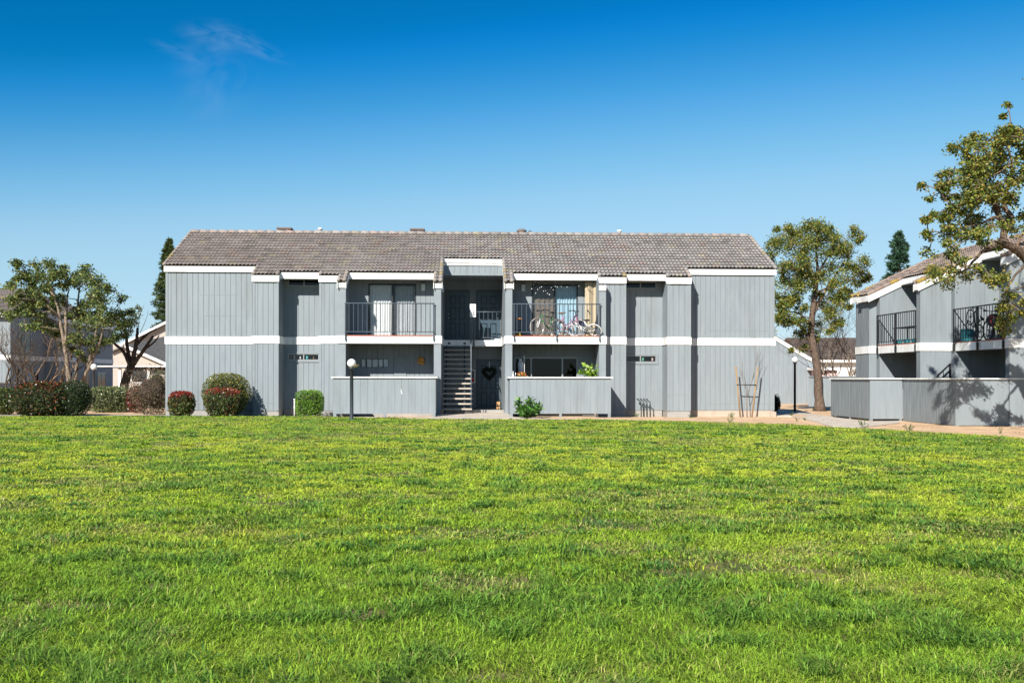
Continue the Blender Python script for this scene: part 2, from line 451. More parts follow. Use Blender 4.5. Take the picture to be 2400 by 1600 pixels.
ptR = (S(1200,TB)+.08, S(1354,TB), .3, 2.32)
ptL = hole(846, 911, 841, 861.5)
wall((0,TR),(0,0)); wall((0,TBK),(0,TR))
wall((0,0),(e1,0)); wall((e1,0),(e1,-.9)); wall((e1,-.9),(e2,-.9)); wall((e2,-.9),(e2,TB))
wall((e2,TB),(e3,TB),[wLL],[wUL]); wall((e3,TB),(e3,-.9)); wall((e3,-.9),(e4,-.9)); wall((e4,-.9),(e4,-1.4),ztop=5.1)
wall((pA,-1.4),(pA,TB)); wall((pA,TB),(pB0,TB),[ptL],[slL]); wall((pB0,TB),(pB0,-1.4))
wall((pB1,-1.4),(pB1,TW),ztop=None); wall((pB1,TW),(pC0,TW),zmid=(3.0,3.03),ztop=5.7); wall((pC0,TW),(pC0,-1.4))
wall((pC1,-1.4),(pC1,TB)); wall((pC1,TB),(pD0,TB),[ptR],[slR]); wall((pD0,TB),(pD0,-1.4))
wall((pD1,-1.4),(pD1,-.9),ztop=5.1); wall((pD1,-.9),(e11,-.9)); wall((e11,-.9),(e11,TB)); wall((e11,TB),(e12,TB),[wLR],[wUR]); wall((e12,TB),(e12,-.9))
wall((e12,-.9),(e13,-.9)); wall((e13,-.9),(e13,0)); wall((e13,0),(L,0)); wall((L,0),(L,TR)); wall((L,TR),(L,TBK)); wall((L,TBK),(0,TBK))
for a, b, z0 in ((e4,pA,.0), (pB0,pB1,.0), (pC0,pC1,.0), (pD0,pD1,.0)):
    w = MB()
    w.siding((a,-1.4),(b,-1.4), .12, 5.0 if a != pD0 else 4.9, .4); w.part('pillar', MT['greytrim'], bld)
# party walls closing the pillars' tops and the rooms
w = MB()
for s in (pA-.1, pB0+.1, pC1-.1, pD0+.1): w.box(s-.03, s+.03, -1.3, TB, .3, ZR(-1.3)-.1)
w.box(.05, L-.05, 3.6, 3.66, 0, 5.6); w.box(.05, L-.05, TB+.25, 3.6, -.05, .22)
w.box(.05, pB1-.05, TB+.06, 3.6, 2.85, 2.98); w.box(pC0+.05, L-.05, TB+.06, 3.6, 2.85, 2.98)
w.box(.05, pB1-.05, TB+.06, 3.6, 5.45, 5.5); w.box(pC0+.05, L-.05, TB+.06, 3.6, 5.45, 5.5)
for s in (S(840,TB), S(1000,TB), S(1225,TB)-.5, S(1370,TB), e2-.2, e3+.2, e11-.2, e12+.2): w.box(s-.03, s+.03, TB+.06, 3.6, .25, 5.4)
w.part('room_partition', MT['interior'], bld)
# foundations
w = MB()
for a, b, t in ((0,e1,.02), (e1,e2,-.88), (e2,e3,TB+.02), (e3,e4,-.88), (pD1,e11,-.88), (e11,e12,TB+.02), (e12,e13,-.88)):
    w = MB(); w.box(a+.004, b-.004, t, t+.5, -.3, .262); w.part('foundation', MT['found'], bld)
for q in ((pA-.25, pC0+.2, TB+.02, TB+.4, -.3, .26), (e4, pA, -1.385, TB, -.3, .13), (pD0, pD1, -1.385, TB, -.3, .13)): w = MB(); w.box(*q); w.part('foundation', MT['found'], bld)
for a, b in ((e1,e2),(e3,e4),(pD1,e11),(e12,e13)): w = MB(); w.box(a+.02, b-.02, -.38, TB, -.3, .255); w.part('foundation', MT['found'], bld)
w = MB(); w.box(e13+.0, L-.005, .02, .5, -.3, .262); w.part('foundation', MT['foundtan'], bld); w = MB(); w.box(L-.16, L+.06, -.05, .2, -.3, .2); w.part('foundation', MT['foundtan'], bld)
# white bands
bz0, bz1, bt = 2.79, 3.08, .03
def band(a, b, t): 
    f = MB(); f.box(a, b, t-bt, t, bz0, bz1); f.part('trim_band', MT['white'], bld)
def bandx(s, t0, t1, sgn):
    f = MB(); f.box(s, s+sgn*bt, t0, t1, bz0, bz1); f.part('trim_band', MT['white'], bld)
band(-bt, e1, 0); band(e1-bt, e2+bt, -.9); bandx(e2, -.9, TB-bt, 1); band(e2, e3, TB); bandx(e3, -.9, TB-bt, -1); band(e3-bt, e4-.002, -.9)
bandx(e1, -.9, -bt, -1); bandx(-.0, 0, TBK, -1)
band(e4-.02, pB1+bt, -1.41); band(pC0-bt, pD1+bt, -1.41); bandx(pC0, -1.4, 2.0, -1); bandx(pB1, -1.4, 2.0, 1)
band(pD1, e11+bt, -.9); bandx(e11, -.9, TB-bt, 1); band(e11, e12, TB); bandx(e12, -.9, TB-bt, -1); band(e12-bt, e13+bt, -.9); bandx(e13, -.9, -bt, 1); band(e13, L+bt, 0)
bandx(L, 0, TBK, 1); bandx(pD1, -1.4, -.93, 1)
# smooth corner boards
for s, t, dz in ((0,0,0), (L-.09,0,0), (e1,-.9,0), (e2-.09,-.9,0), (e3,-.9,0), (e4-.1,-.9,0), (e11-.07,-.9,0), (e12,-.9,0), (e13-.08,-.9,0)):
    for q0, q1 in ((.25, 2.785), (3.085, ZR(t)-.26)): w = MB(); w.box(s, s+.09, t-.016, t+.002, q0, q1); w.part('corner_board', MT['greytrim'], bld)
for px0, px1, y, t in ((475,585,741,0),(470,560,692,0),(395,585,946,0),(1660,1812,946,0),(1662,1800,774,0),(595,650,945,-.9),(1565,1618,925,-.9)):
    a, b = S(px0,t), S(px1,t); z = zof(y, px0, t); w = MB(); w.box(a, b, t-.006, t+.003, z, z+.02); w.part('siding_joint', MT['greytrim'], bld)
# soffits, balcony floors, ceilings
w = MB()
for a, b in ((e2,e3), (pA,pB0), (pC1,pD0), (e11,e12)):
    z = fz(-.62)-.225; w.box(a+.02, b-.02, -.63, TB, z, z+.03)
w.box(pB1, pC0, 1.0, TW, 5.6, 5.64)
w.part('soffit', MT['soffit'], bld)
for a, b in ((pA,pB0), (pC1,pD0)):
    w = MB(); w.box(a+.003, b-.003, -1.4, TB+.02, 2.80, 3.055); w.part('balcony_floor', MT['soffit'], bld)
    w = MB(); w.box(a+.01, b-.01, -1.445, -1.15, 3.057, 3.098); w.part('floor_edge', MT['deckred'], bld)
    w = MB(); w.box(a+.003, b-.003, -1.15, TB, 3.057, 3.08); w.part('balcony_floor', MT['found'], bld)

# ---- windows
def window(h, t, parent, F=None, mull=(.5,), fr='frame', glass='glassdark', trim=True, fw=.035, inner=None, bars=()):
    s0, s1, z0, z1 = h
    f = MB()
    f.box(s0, s0+fw, t-.005, t+.06, z0, z1); f.box(s1-fw, s1, t-.005, t+.06, z0, z1)
    f.box(s0+fw, s1-fw, t-.005, t+.06, z0, z0+fw); f.box(s0+fw, s1-fw, t-.005, t+.06, z1-fw, z1)
    for m in mull:
        x = s0+(s1-s0)*m; f.box(x-fw*.6, x+fw*.6, t+.002, t+.055, z0+fw, z1-fw)
    win = f.part('window', MT[fr], parent)
    p = MB(); p.box(s0+fw*.9, s1-fw*.9, t+.034, t+.040, z0+fw*.9, z1-fw*.9); p.part('pane', MT[glass], win)
    if trim:
        q = MB(); q.box(s0-.07, s1+.07, t-.03, t, z0-.07, z0-.0); q.box(s0-.07, s1+.07, t-.022, t, z1, z1+.06)
        q.box(s0-.07, s0-.0, t-.022, t, z0, z1); q.box(s1, s1+.07, t-.022, t, z0, z1)
        q.part('window_trim', MT['greytrim'], win)
    return win
window(wUL, TB, bld); window(wUR, TB, bld); window(wLL, TB, bld, glass='glass'); window(wLR, TB, bld, glass='glass')
wl = window(slL, TB, bld, fr='bronze', glass='glass', trim=False, fw=.05)
q = MB(); q.box((slL[0]+slL[1])/2+.03, slL[1]-.05, TB+.012, TB+.016, 3.13, 5.12); q.part('insect_screen', MT['screen'], wl)
window(slR, TB, bld, fr='bronze', glass='glass', trim=False, fw=.05)
window(ptR, TB, bld, fr='frame', glass='glassdark', trim=True, fw=.05, mull=((S(1245,TB)-ptR[0])/(ptR[1]-ptR[0]), (S(1318,TB)-ptR[0])/(ptR[1]-ptR[0])))
pw = window(ptL, TB, bld, fr='bronze', trim=False, mull=(.2,.4,.62,.8), fw=.02, glass='glass')
q = MB()
for a, b in ((.02,.14),(.215,.375),(.41,.60),(.63,.77),(.81,.985)):
    q.box(ptL[0]+(ptL[1]-ptL[0])*a, ptL[0]+(ptL[1]-ptL[0])*b, TB+.05, TB+.054, ptL[2]+.02, ptL[3]-.02)
q.part('blind', MT['paper'], pw)
cd = MB(); a, b = S(924,TB), S(952,TB); cd.box(a, b, TB-.03, TB, .3, 2.3); cd = cd.part('closet_door', MT['greytrim'], bld)
q = MB(); q.ball((b-.07, TB-.06, 1.25), .03); q.part('knob', MT['steel'], cd)

# ---- doors in the stairwell
def door(px0, px1, z0, t, parent, knob_side, h=2.05, F=M, matn='door'):
    s0, s1 = F.sx(px0, t), F.sx(px1, t)
    return door_s(s0, s1, z0, t, parent, knob_side, h, matn)
def door_s(s0, s1, z0, t, parent, knob_side, h=2.05, matn='door'):
    d = MB(); d.box(s0, s1, t-.045, t, z0, z0+h)
    w = s1-s0; pn = MB()
    for r0, r1 in ((.08,.36),(.43,.68),(.74,.91)):
        for c0, c1 in ((.15,.43),(.57,.85)):
            a0, a1, b0, b1 = s0+w*c0, s0+w*c1, z0+h*r0, z0+h*r1
            g = .022
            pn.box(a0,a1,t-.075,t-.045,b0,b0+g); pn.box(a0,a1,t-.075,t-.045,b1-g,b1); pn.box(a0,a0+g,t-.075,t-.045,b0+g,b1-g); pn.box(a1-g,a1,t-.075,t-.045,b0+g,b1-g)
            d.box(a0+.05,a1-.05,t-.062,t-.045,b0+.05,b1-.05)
    o = d.part('door', MT[matn], parent); pn.part('panel', MT['mouldingshade'], o)
    k = MB(); x = s0+.07 if knob_side < 0 else s1-.07
    k.ball((x, t-.10, z0+.95), .034); k.tube([(x,t-.045,z0+.95),(x,t-.09,z0+.95)], .014, 8); k.ball((x, t-.06, z0+1.12), .028, sc=(1,.6,1)); k.part('knob', MT['steel'], o)
    f = MB(); f.box(s0-.07, s0-.005, t-.03, t, z0, z0+h+.07); f.box(s1+.005, s1+.07, t-.03, t, z0, z0+h+.07); f.box(s0-.005, s1+.005, t-.03, t, z0+h+.005, z0+h+.07)
    f.part('door_frame', MT['doorframe'], o)
    return o
MT['mouldingshade'] = plain('moulding_painted_shade', (.010,.018,.026), .4)  # near-black colour paints in the shade of the panel recesses
MT['doorframe'] = plain('dark_grey_door_frame', (.09,.11,.125), .5)
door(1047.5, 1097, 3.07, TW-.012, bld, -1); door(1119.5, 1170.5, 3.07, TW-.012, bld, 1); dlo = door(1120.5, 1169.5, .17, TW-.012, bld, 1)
# ---- landing and staircase
lt = 2.0
w = MB(); w.box(pB1+.035, pC0-.035, lt, TW-.002, 2.81, 3.05); w.part('landing', MT['white'], bld)
st = MB()
sa, sb = S(1033.5,-1.0)+.05, S(1106,-1.0)
for x in (S(1043.5,-.5), S(1088.5,-.5)):
    st.prism([(x-.03,-1.02,.17),(x-.03,-.85,.17),(x-.03,lt,2.66),(x-.03,lt,2.83)], (.06,0,0))
st = st.part('staircase', MT['darkmetal'], bld)
for i in range(13):
    tr = MB(); t0 = -1.06+.235*i; z = .355+.1925*i
    tr.box(sa, sb, t0, t0+.29, z-.055, z); tr.part('tread', MT['tread'], st)
tr = MB(); tr.box(sa, sb, 1.93, lt, 2.70, 2.80); tr.part('tread', MT['darkmetal'], st)
r = MB(); x = sb-.03
r.tube([(x,-1.0,.2),(x,-1.0,1.28)], .02, 6); r.tube([(x,-1.05,1.28),(x,lt-.05,3.79),(x,lt-.05,2.9)], .022, 6)
r.tube([(x,-1.0,.75),(x,lt-.05,3.3)], .014, 6)
for k in range(1,6): 
    t = -1.0+.5*k; z = .2+.1925/.235*(t+1.06); r.tube([(x,t,z),(x,t,z+1.06)], .014, 6)
r.tube([(x+.12, lt-.05, 2.75), (x+.12, lt-.05, 4.25)], .03, 6)
r.part('handrail', MT['rail'], st)
b_ = MB()
for px in (1052.5, 1089): s = S(px, lt); b_.box(s-.05, s+.05, lt-.012, lt, 2.88, 2.95)
b_.part('bracket', MT['black'], st)
def railing(s0, s1, t, zb, zt, parent, posts, n, drop=.3, r=.013, matn='rail', post_r=.022):
    m = MB()
    m.tube([(s0,t,zt),(s1,t,zt)], .022, 6); m.tube([(s0,t,zb),(s1,t,zb)], .015, 6)
    for i in range(1, n):
        x = s0+(s1-s0)*i/n; m.bar((x,t,zb), (x,t,zt), r)
    for p in posts:
        x = s0+(s1-s0)*p
        m.bar((x,t,zb-drop), (x,t,zt), post_r)
        m.prism([(x-.025,t+.02,zb-drop+.12),(x-.025,t-.03,zb-drop+.12),(x-.025,t-.02,zb-drop-.02),(x-.025,t+.02,zb-drop+.02)], (.05,0,0))
    return m.part('railing', MT[matn], parent)
railing(pA-.03, pB0+.03, -1.5, 3.22, 4.28, bld, (.01,.99), 20, .32)
railing(pC1-.0, pD0+.06, -1.5, 3.22, 4.28, bld, (.02,.5,.985), 19, .32)
railing(sb+.13, pC0-.05, lt-.03, 3.15, 4.2, bld, (), 6, .1)
# wall lamps
def wall_lamp(s, t, z, side=False):
    m = MB()
    if side: m.box(s, s+.09, t-.07, t+.07, z-.14, z+.14)
    else: m.box(s-.075, s+.075, t-.09, t, z-.13, z+.13)
    o = m.part('wall_lamp', MT['lampglass'], bld)
    c = MB()
    if side: c.box(s, s+.1, t-.075, t+.075, z+.14, z+.17); c.box(s, s+.1, t-.075, t+.075, z-.17, z-.14)
    else: c.box(s-.08, s+.08, t-.1, t, z+.13, z+.16)
    c.part('lamp_cap', MT['darkmetal'], o)
MT['lampglass'] = plain('frosted_lamp_glass', (.55,.62,.66), .3)
wall_lamp(S(992,TB), TB, zof(674,992,TB)); wall_lamp(S(1226,TB), TB, zof(675,1226,TB)); wall_lamp(pB1, -.9, zof(677,1036,-.9), True)
# house pipe stubs at the foot of the left recess are separate things (below)
# ================================================================ GROUND
def G(x, y):
    x = np.asarray(x, float); y = np.asarray(y, float)
    t = -(x-M.x0)*M.s + (y-M.y0)*M.c
    g = .10*(1-sstep(-3.2, -.9, t))*(1-sstep(5, 11, x))
    g = g - .15*sstep(41, 50, y)*sstep(10, 12, x)*(1-sstep(75, 90, y))
    return g + .012*(vn(x*.5, y*.5, 5)-.5)*sstep(2, 6, y)*(1-sstep(50, 60, y))
def gp(px, py, it=5):
    "ground point under photo pixel"
    z = 0.1
    for _ in range(it):
        Y = (CAMZ-z)*FPX/(py-HY); X = (px-CX)/FPX*Y; z = float(G(X, Y))
    return X, Y, z
xs = np.concatenate([-np.geomspace(2500, 45, 14), np.linspace(-44, 44, 111), np.geomspace(45, 2500, 14)])
ys = np.concatenate([-np.geomspace(600, 14, 8), np.linspace(-12, 76, 111), np.geomspace(78, 4000, 16)])
XX, YY = np.meshgrid(xs, ys)
gv = np.stack([XX, YY, G(XX, YY)-.0], -1).reshape(-1, 3)
nx_ = len(xs); ii = (np.arange(len(ys)-1)[:, None]*nx_ + np.arange(nx_-1)[None]).ravel()
me = np_mesh('ground', gv, np.stack([ii, ii+1, ii+nx_+1, ii+nx_], 1), MT['dirt'], smooth=True)
tag(np_part('ground', me, None), 'pale sandy bare earth round the buildings', 'ground', kind='structure')
# lawn
EDGE = [(-400,978),(-100,977),(0,977),(200,976),(390,975),(600,976),(800,979),(1020,982.5),(1200,984),(1400,984),(1600,988),(1750,992),(1900,997),(1950,1001),(2100,1008),(2250,1016),(2400,1027),(2600,1045),(3000,1085)]
ew = np.array([gp(a, b)[:2] for a, b in EDGE])
def EY(x): return np.interp(x, ew[:, 0], ew[:, 1])
lx = np.linspace(-24, 13.5, 120); lu = np.concatenate([np.linspace(0, .8, 30), np.linspace(.82, 1, 14)])
LX, LU = np.meshgrid(lx, lu); wob = .10*(fbm(LX*1.2, LX*0, 8)-.5)
LY = -8 + LU*(EY(LX)+wob+8)
lv = np.stack([LX, LY, G(LX, LY)+.022], -1).reshape(-1, 3)
n_ = len(lx); ii = (np.arange(len(lu)-1)[:, None]*n_ + np.arange(n_-1)[None]).ravel()
tag(np_part('lawn', np_mesh('lawn', lv, np.stack([ii, ii+1, ii+n_+1, ii+n_], 1), MT['lawn'], smooth=True), None), 'wide mown lawn in front of the long grey building', 'lawn', kind='structure')

def blades():
    n = 1150000
    u = rng.random(n); y0, y1 = 3.4, 38.0; e = .22
    Y = (y0**e + u*(y1**e-y0**e))**(1/e)
    half = Y*.55+.8; X = (rng.random(n)*2-1)*half; sd_ = rng.random(n) < .2
    X = np.where(sd_, np.sign(X)*(half+rng.random(n)*(4.5+.12*Y)), X)
    ok = (Y < EY(X)+.03+.06*rng.standard_normal(n)) & (X > -24) & (X < 13.4)
    X, Y = X[ok], Y[ok]; n = len(X)
    p_big = fbm(X*.22, Y*.22, 31, 3); p_mid = fbm(X*.75+9, Y*.95, 41, 3); p_sm = fbm(X*2.6, Y*3.4, 51, 2); p_xs = vn(X*9, Y*9, 77)
    tuft = sstep(.57, .70, vn(X*4.2+3, Y*5.5, 83)*.6+p_sm*.4)
    dark = sstep(.49, .62, p_mid*.45+p_sm*.35+p_xs*.2) * sstep(.36, .56, p_big*.75+.25*rng.random(n)+.04)
    dark = np.clip(np.maximum(dark, tuft*.9*(rng.random(n) < .85)), 0, 1)
    dark = np.clip(dark + .8*sstep(.66,.8,p_sm)*sstep(.4,.6,p_xs), 0, 1)
    dry = sstep(.54, .68, fbm(X*.6+50, Y*.9, 61, 3)*.7+p_sm*.3)
    lush = sstep(.42, .68, fbm(X*.35+20, Y*.45, 71, 3))
    near = 1-sstep(4, 15, Y)
    h = (.020+.026*rng.random(n))*(1+1.5*dark*rng.random(n)+.45*near*rng.random(n))*(1-.35*dry)*(1-.25*sstep(10,30,Y))
    tall = rng.random(n) < .012; h[tall] *= 1.8
    wd = (.0014+.0017*rng.random(n))*np.maximum(1, (Y/4.6))**.9*(1+.3*dark)
    az = PI/2 + rng.standard_normal(n)*1.5 + 5.0*(vn(X*2.6, Y*2.6, 91)-.5); lean = h*(.35+1.5*rng.random(n))*(1+.4*sstep(8,24,Y))
    fa = az + PI/2 + 1.3*(rng.random(n)-.5)
    dx, dy = np.cos(az)*lean, np.sin(az)*lean; wx, wy = np.cos(fa)*wd, np.sin(fa)*wd
    bare = sstep(.62, .72, fbm(X*1.1+70, Y*1.5, 95, 3)*.65+p_sm*.35); keep = rng.random(n) > .75*bare
    z = G(X, Y)+.015 - .2*(~keep)
    # longer coarse tufts standing out of the turf
    k = 900; per = 75; tY = (3.6**.3+rng.random(k)*(30**.3-3.6**.3))**(1/.3); tX = (rng.random(k)-.5)*(tY*1.08+1.2)
    sel = (fbm(tX*.3+5, tY*.3, 33, 2) > .42) & (tX < 13) & (tX > -20) & (tY < EY(tX)-.5); tX, tY = tX[sel], tY[sel]; k = len(tX); tot = k*per
    ta = rng.random(tot)*2*PI; tr = np.repeat(.05+.16*rng.random(k), per)*np.sqrt(rng.random(tot)); ts = np.repeat(.6+.7*rng.random(k), per)
    bx, by = np.repeat(tX, per)+tr*np.cos(ta)*1.3, np.repeat(tY, per)+tr*np.sin(ta)
    th = (.030+.042*rng.random(tot))*ts; tl = th*(.5+1.1*rng.random(tot)); ta2 = ta+.7*rng.standard_normal(tot)
    tw = (.0018+.0016*rng.random(tot))*np.maximum(1, by/4.6)**.9; tf = ta2+PI/2+.7*(rng.random(tot)-.5)
    X = np.concatenate([X, bx]); Y = np.concatenate([Y, by]); h = np.concatenate([h, th]); z = np.concatenate([z, G(bx, by)+.012])
    dx = np.concatenate([dx, np.cos(ta2)*tl]); dy = np.concatenate([dy, np.sin(ta2)*tl]); wx = np.concatenate([wx, np.cos(tf)*tw]); wy = np.concatenate([wy, np.sin(tf)*tw])
    tkind = np.repeat(rng.random(k), per); n0 = n; n = n+tot
    V = np.empty((n, 5, 3), np.float32)
    V[:,0] = np.stack([X-wx, Y-wy, z], 1); V[:,1] = np.stack([X+wx, Y+wy, z], 1)
    V[:,2] = np.stack([X+dx*.40+wx*.9, Y+dy*.40+wy*.9, z+h*.66], 1); V[:,3] = np.stack([X+dx*.40-wx*.9, Y+dy*.40-wy*.9, z+h*.66], 1)
    V[:,4] = np.stack([X+dx, Y+dy, z+h*(.6+.4*rng.random(n))], 1)
    yel = np.array([.60,.67,.065]); mid = np.array([.32,.51,.036]); dk = np.array([.070,.22,.055]); st = np.array([.70,.58,.23])
    r = rng.random(n0)[:, None]
    a = np.clip(.10+.48*lush+.30*near, 0, .9)[:, None]
    c = yel*(1-a) + mid*a
    c = c*(.65+.35*r)+mid*(.35-.35*r)
    c = c*(1-dark[:,None]*.72) + dk*dark[:,None]*.72
    c = c*(1-.50*near[:,None]) + (mid*.55+dk*.45)*.50*near[:,None]
    dm = (rng.random(n0) < .05+.45*dry)[:, None]
    c = np.where(dm, st*(.55+.5*r)*.55+c*.45, c)
    tc = np.where((tkind < .62)[:, None], dk*.95+mid*.12, np.where((tkind < .9)[:, None], mid*.95, yel*.8))
    c = np.concatenate([c, tc])
    fr = sstep(6, 22, Y)[:, None]; c = c*((.45+.30*fr)+(1.0-.5*fr)*rng.random(n)[:, None]**1.3)
    C = np.repeat(c[:, None, :], 5, 1)
    b = np.arange(n)[:, None]*5
    F3 = np.concatenate([b+np.array([[0,1,2]]), b+np.array([[0,2,3]]), b+np.array([[3,2,4]])], 0)
    me = np_mesh('grass', V.reshape(-1,3), F3, MT['grass'], C.reshape(-1,3))
    tag(np_part('grass', me, None), 'short patchy green and yellow grass blades covering the lawn', 'grass', kind='stuff')
blades()

# sidewalk behind the lawn edge, entry walk, side path
def sheet(name, pts, dz, m, label, cat):
    mb = MB(); vs = [(x, y, z+dz) for x, y, z in pts]
    mb.prism(vs, (0, 0, -.06)); return mb.top(name, MT[m], label, cat, kind='structure')
sw = [(float(x), float(EY(x))-.25, float(G(x, EY(x)-.25))) for x in np.linspace(-22, 7.6, 38)]
mb = MB()
for i in range(len(sw)-1):
    a, b = sw[i], sw[i+1]; wa, wb = [1.05*(1-max(0, (q[0]-2.0)/6)) for q in (a, b)]
    za, zb = [float(G(q[0], q[1]+w))+.02 for q, w in ((a, wa), (b, wb))]
    mb.prism([(a[0],a[1],a[2]+.02),(b[0],b[1],b[2]+.02),(b[0],b[1]+wb,zb),(a[0],a[1]+wa,za)], (0,0,-.06))
mb.top('sidewalk', MT['conc'], 'narrow concrete sidewalk along the back edge of the lawn', 'sidewalk', kind='structure')
fLa, fLb = S(781,-3.2), S(1021,-3.2); fRa, fRb = S(1195,-3.2), S(1432,-3.2)
mb = MB(); mb.prism([(fLb+.02,-3.4,.125),(fRa+.12,-3.4,.125),(pC0+.3,-1.35,.155),(pC0-.02,-1.3,.16),(pC0-.02,TW,.165),(pB1+.02,TW,.165),(pB1+.02,-1.3,.16),(fLb,-1.5,.15)], (0,0,-.2))
mb.prism([(fLb-.9,-4.9,.13),(fRa+1.0,-4.9,.13),(fRa+.12,-3.39,.129),(fLb+.02,-3.39,.129)], (0,0,-.1))
mb.top('entry_walkway', MT['conc'], 'pale concrete entry slab leading to the open stairwell', 'walkway', M, (0,0,0), kind='structure')
pth = [gp(*q) for q in ((1813,960),(1880,966.5),(1950,977.5),(2035,988),(2108,986.5),(2110,991),(2010,1003.5),(1950,1000),(1905,987),(1855,976),(1813,975))]
sheet('path', pth, .035, 'conc', 'concrete path bending between the long building and the grey patio fence', 'path')

# ================================================================ PATIO FENCES OF THE MAIN BUILDING
def patio_fence(label, F, pts, z0, z1, gz=0., group=None, capw=.15, mname='siding', board=.24, posts=True, capm='white', name='patio_fence', frontb=None):
    """pts: plan polyline, outside to the right of the direction of travel"""
    o = (pts[0][0], pts[0][1], gz)
    e = thing(name, label, 'fence', F, o, group)
    cp = MB(); th = .09; posts_ = []
    for k in range(len(pts)-1):
        a, b = Vector(pts[k]), Vector(pts[k+1]); d = (b-a); Ln = d.length; d /= Ln; n = Vector((d.y, -d.x))
        w = MB(); front = abs(d.y) < .1; bd = board if not front else max(board, frontb or board)
        w.siding(a, b, z0, z1, bd, .012, .008)
        w.siding(b-n*th, a-n*th, z0, z1, board, .012, .008)
        w.add([(*a, z0), (*b, z0), (*(b-n*th), z0), (*(a-n*th), z0)], [(0,1,2,3)]); w.part('fence_panel', MT['siding' if front and frontb else mname], e)  # with frontb, front runs take the lighter siding, side runs the shade-darkened one
        zz0 = z1+.002*(k%2)
        q0, q1 = a - d*(.05 if k else .0), b + d*(.05 if k < len(pts)-2 else 0)
        cp.prism([(*(q0+n*.07), zz0), (*(q1+n*.07), zz0), (*(q1-n*(capw-.06)), zz0), (*(q0-n*(capw-.06)), zz0)], (0,0,.045))
        if posts:
            m = max(2, round(Ln/1.7)+1)
            for i in range(m):
                p = a + d*(.06+(Ln-.12)*i/(m-1)) - n*.045
                posts_.append(p)
    for q in (pts[0], pts[-1]):
        pass
    cp.part('fence_cap', MT[capm], e)
    for p in posts_: ps = MB(); ps.box(p.x-.045, p.x+.045, p.y-.045, p.y+.045, gz-.25, z0+.004); ps.part('post', MT['greytrim'], e)
    return e
patio_fence('low grey board patio fence behind the nearest globe lamp, left of the stairs', M, [(fLa,-1.0),(fLa,-3.2),(fLb,-3.2),(fLb,-1.48)], .23, 1.50, .1)
patio_fence('low grey board patio fence with a leafy plant at its left corner', M, [(fRa,-1.48),(fRa,-3.2),(fRb,-3.2),(fRb,-.94)], .23, 1.50, .1)
# ================================================================ LAMP POSTS
def lamp(px, pybase, pyglobe, label, Y=None, broken=False, polem='darkmetal', rg=.145):
    X, Yg, z = gp(px, pybase)
    if Y: X, Yg, z = (px-CX)/FPX*Y, Y, float(G((px-CX)/FPX*Y, Y))
    h = CAMZ+(HY-pyglobe)/FPX*Yg - z
    e = thing('lamp_post', label, 'lamp post', W, (X, Yg, z))
    def o(mb): mb.v = [(a+X, b+Yg, c+z) for a, b, c in mb.v]; return mb
    p = MB(); p.lathe([(.07,-.1),(.07,.05),(.06,.1),(.056,h-rg-.05),(.08,h-rg-.045),(.085,h-rg+.03),(0,h-rg+.03)], (0,0,0), 12); o(p).part('pole', MT[polem], e)
    b = MB(); b.ball((0,0,h), rg, 20, 14); o(b).part('globe', MT['globe'], e)
    if broken:
        c = MB(); n, m = 14, 5; vs = []
        for j in range(m+1):
            ph = .15+1.25*j/m
            for k in range(n+1):
                th = -1.1+2.2*k/n
                vs.append((.06+.21*math.sin(ph)*math.cos(th)*.95, .17*math.sin(ph)*math.sin(th), h-.02-.13*math.cos(ph)))
        c.add(vs, [(j*(n+1)+k, j*(n+1)+k+1, (j+1)*(n+1)+k+1, (j+1)*(n+1)+k) for j in range(m) for k in range(n)], True)
        o(c).part('broken_shell', MT['cream'], e)
    return e
lamp(824, 984, 851.5, 'white globe lamp with a broken cream shell before the left patio fence', broken=True, Y=33.5)
lamp(1863, 957, 842, 'small white globe lamp on a black pole before the sloping grey garage wall', Y=48.8, polem='black', rg=.14)
lamp(220, 958, 861, 'globe lamp on a dark pole beside the pale clipped hedge on the left', Y=46, polem='darkmetal', rg=.14)

# ================================================================ SMALL THINGS AT THE MAIN BUILDING
def curtain(name, s0, s1, t, z0, z1, m, label, pleat=.11, amp=.03, splay=0.0):
    c = MB(); n = int((s1-s0)/.012); vs = []
    rows = 8
    for j in range(rows+1):
        f = j/rows
        for k in range(n+1):
            a = s0+(s1-s0)*k/n
            ph = 2*PI*a/pleat + .8*math.sin(a*9)
            vs.append((a + splay*(1-f)*math.sin(a*14)*.03, t+amp*math.sin(ph)*(1.1-.3*f), z0+(z1-z0)*f))
    c.add(vs, [(j*(n+1)+k, j*(n+1)+k+1, (j+1)*(n+1)+k+1, (j+1)*(n+1)+k) for j in range(rows) for k in range(n)], True)
    return c.top(name, MT[m], label, 'curtain', M, (s0, t, z0))
MT['taupe'] = plain('taupe_cloth', (.17,.14,.115), .9)
m_ = (slL[0]+slL[1])/2
curtain('curtain', slL[0]+.03, m_-.02, TB+.26, 3.12, 5.12, 'curtain', 'white pleated curtain in the left half of the left balcony glass door', splay=1)
curtain('curtain', m_+.08, slL[1]-.04, TB+.28, 3.12, 5.10, 'curtain', 'white pleated curtain behind the insect screen of the left balcony glass door', splay=1)
curtain('curtain', slR[0]+.9, slR[1]-.04, TB+.12, 3.12, 5.10, 'bluecurtain', 'pale bluish curtain in the right half of the glass door behind the bicycles')
curtain('curtain', slR[0]+.04, slR[0]+.86, TB+.12, 3.12, 5.0, 'taupe', 'dark taupe curtain in the left half of the glass door behind the bicycles', pleat=.2, amp=.02)
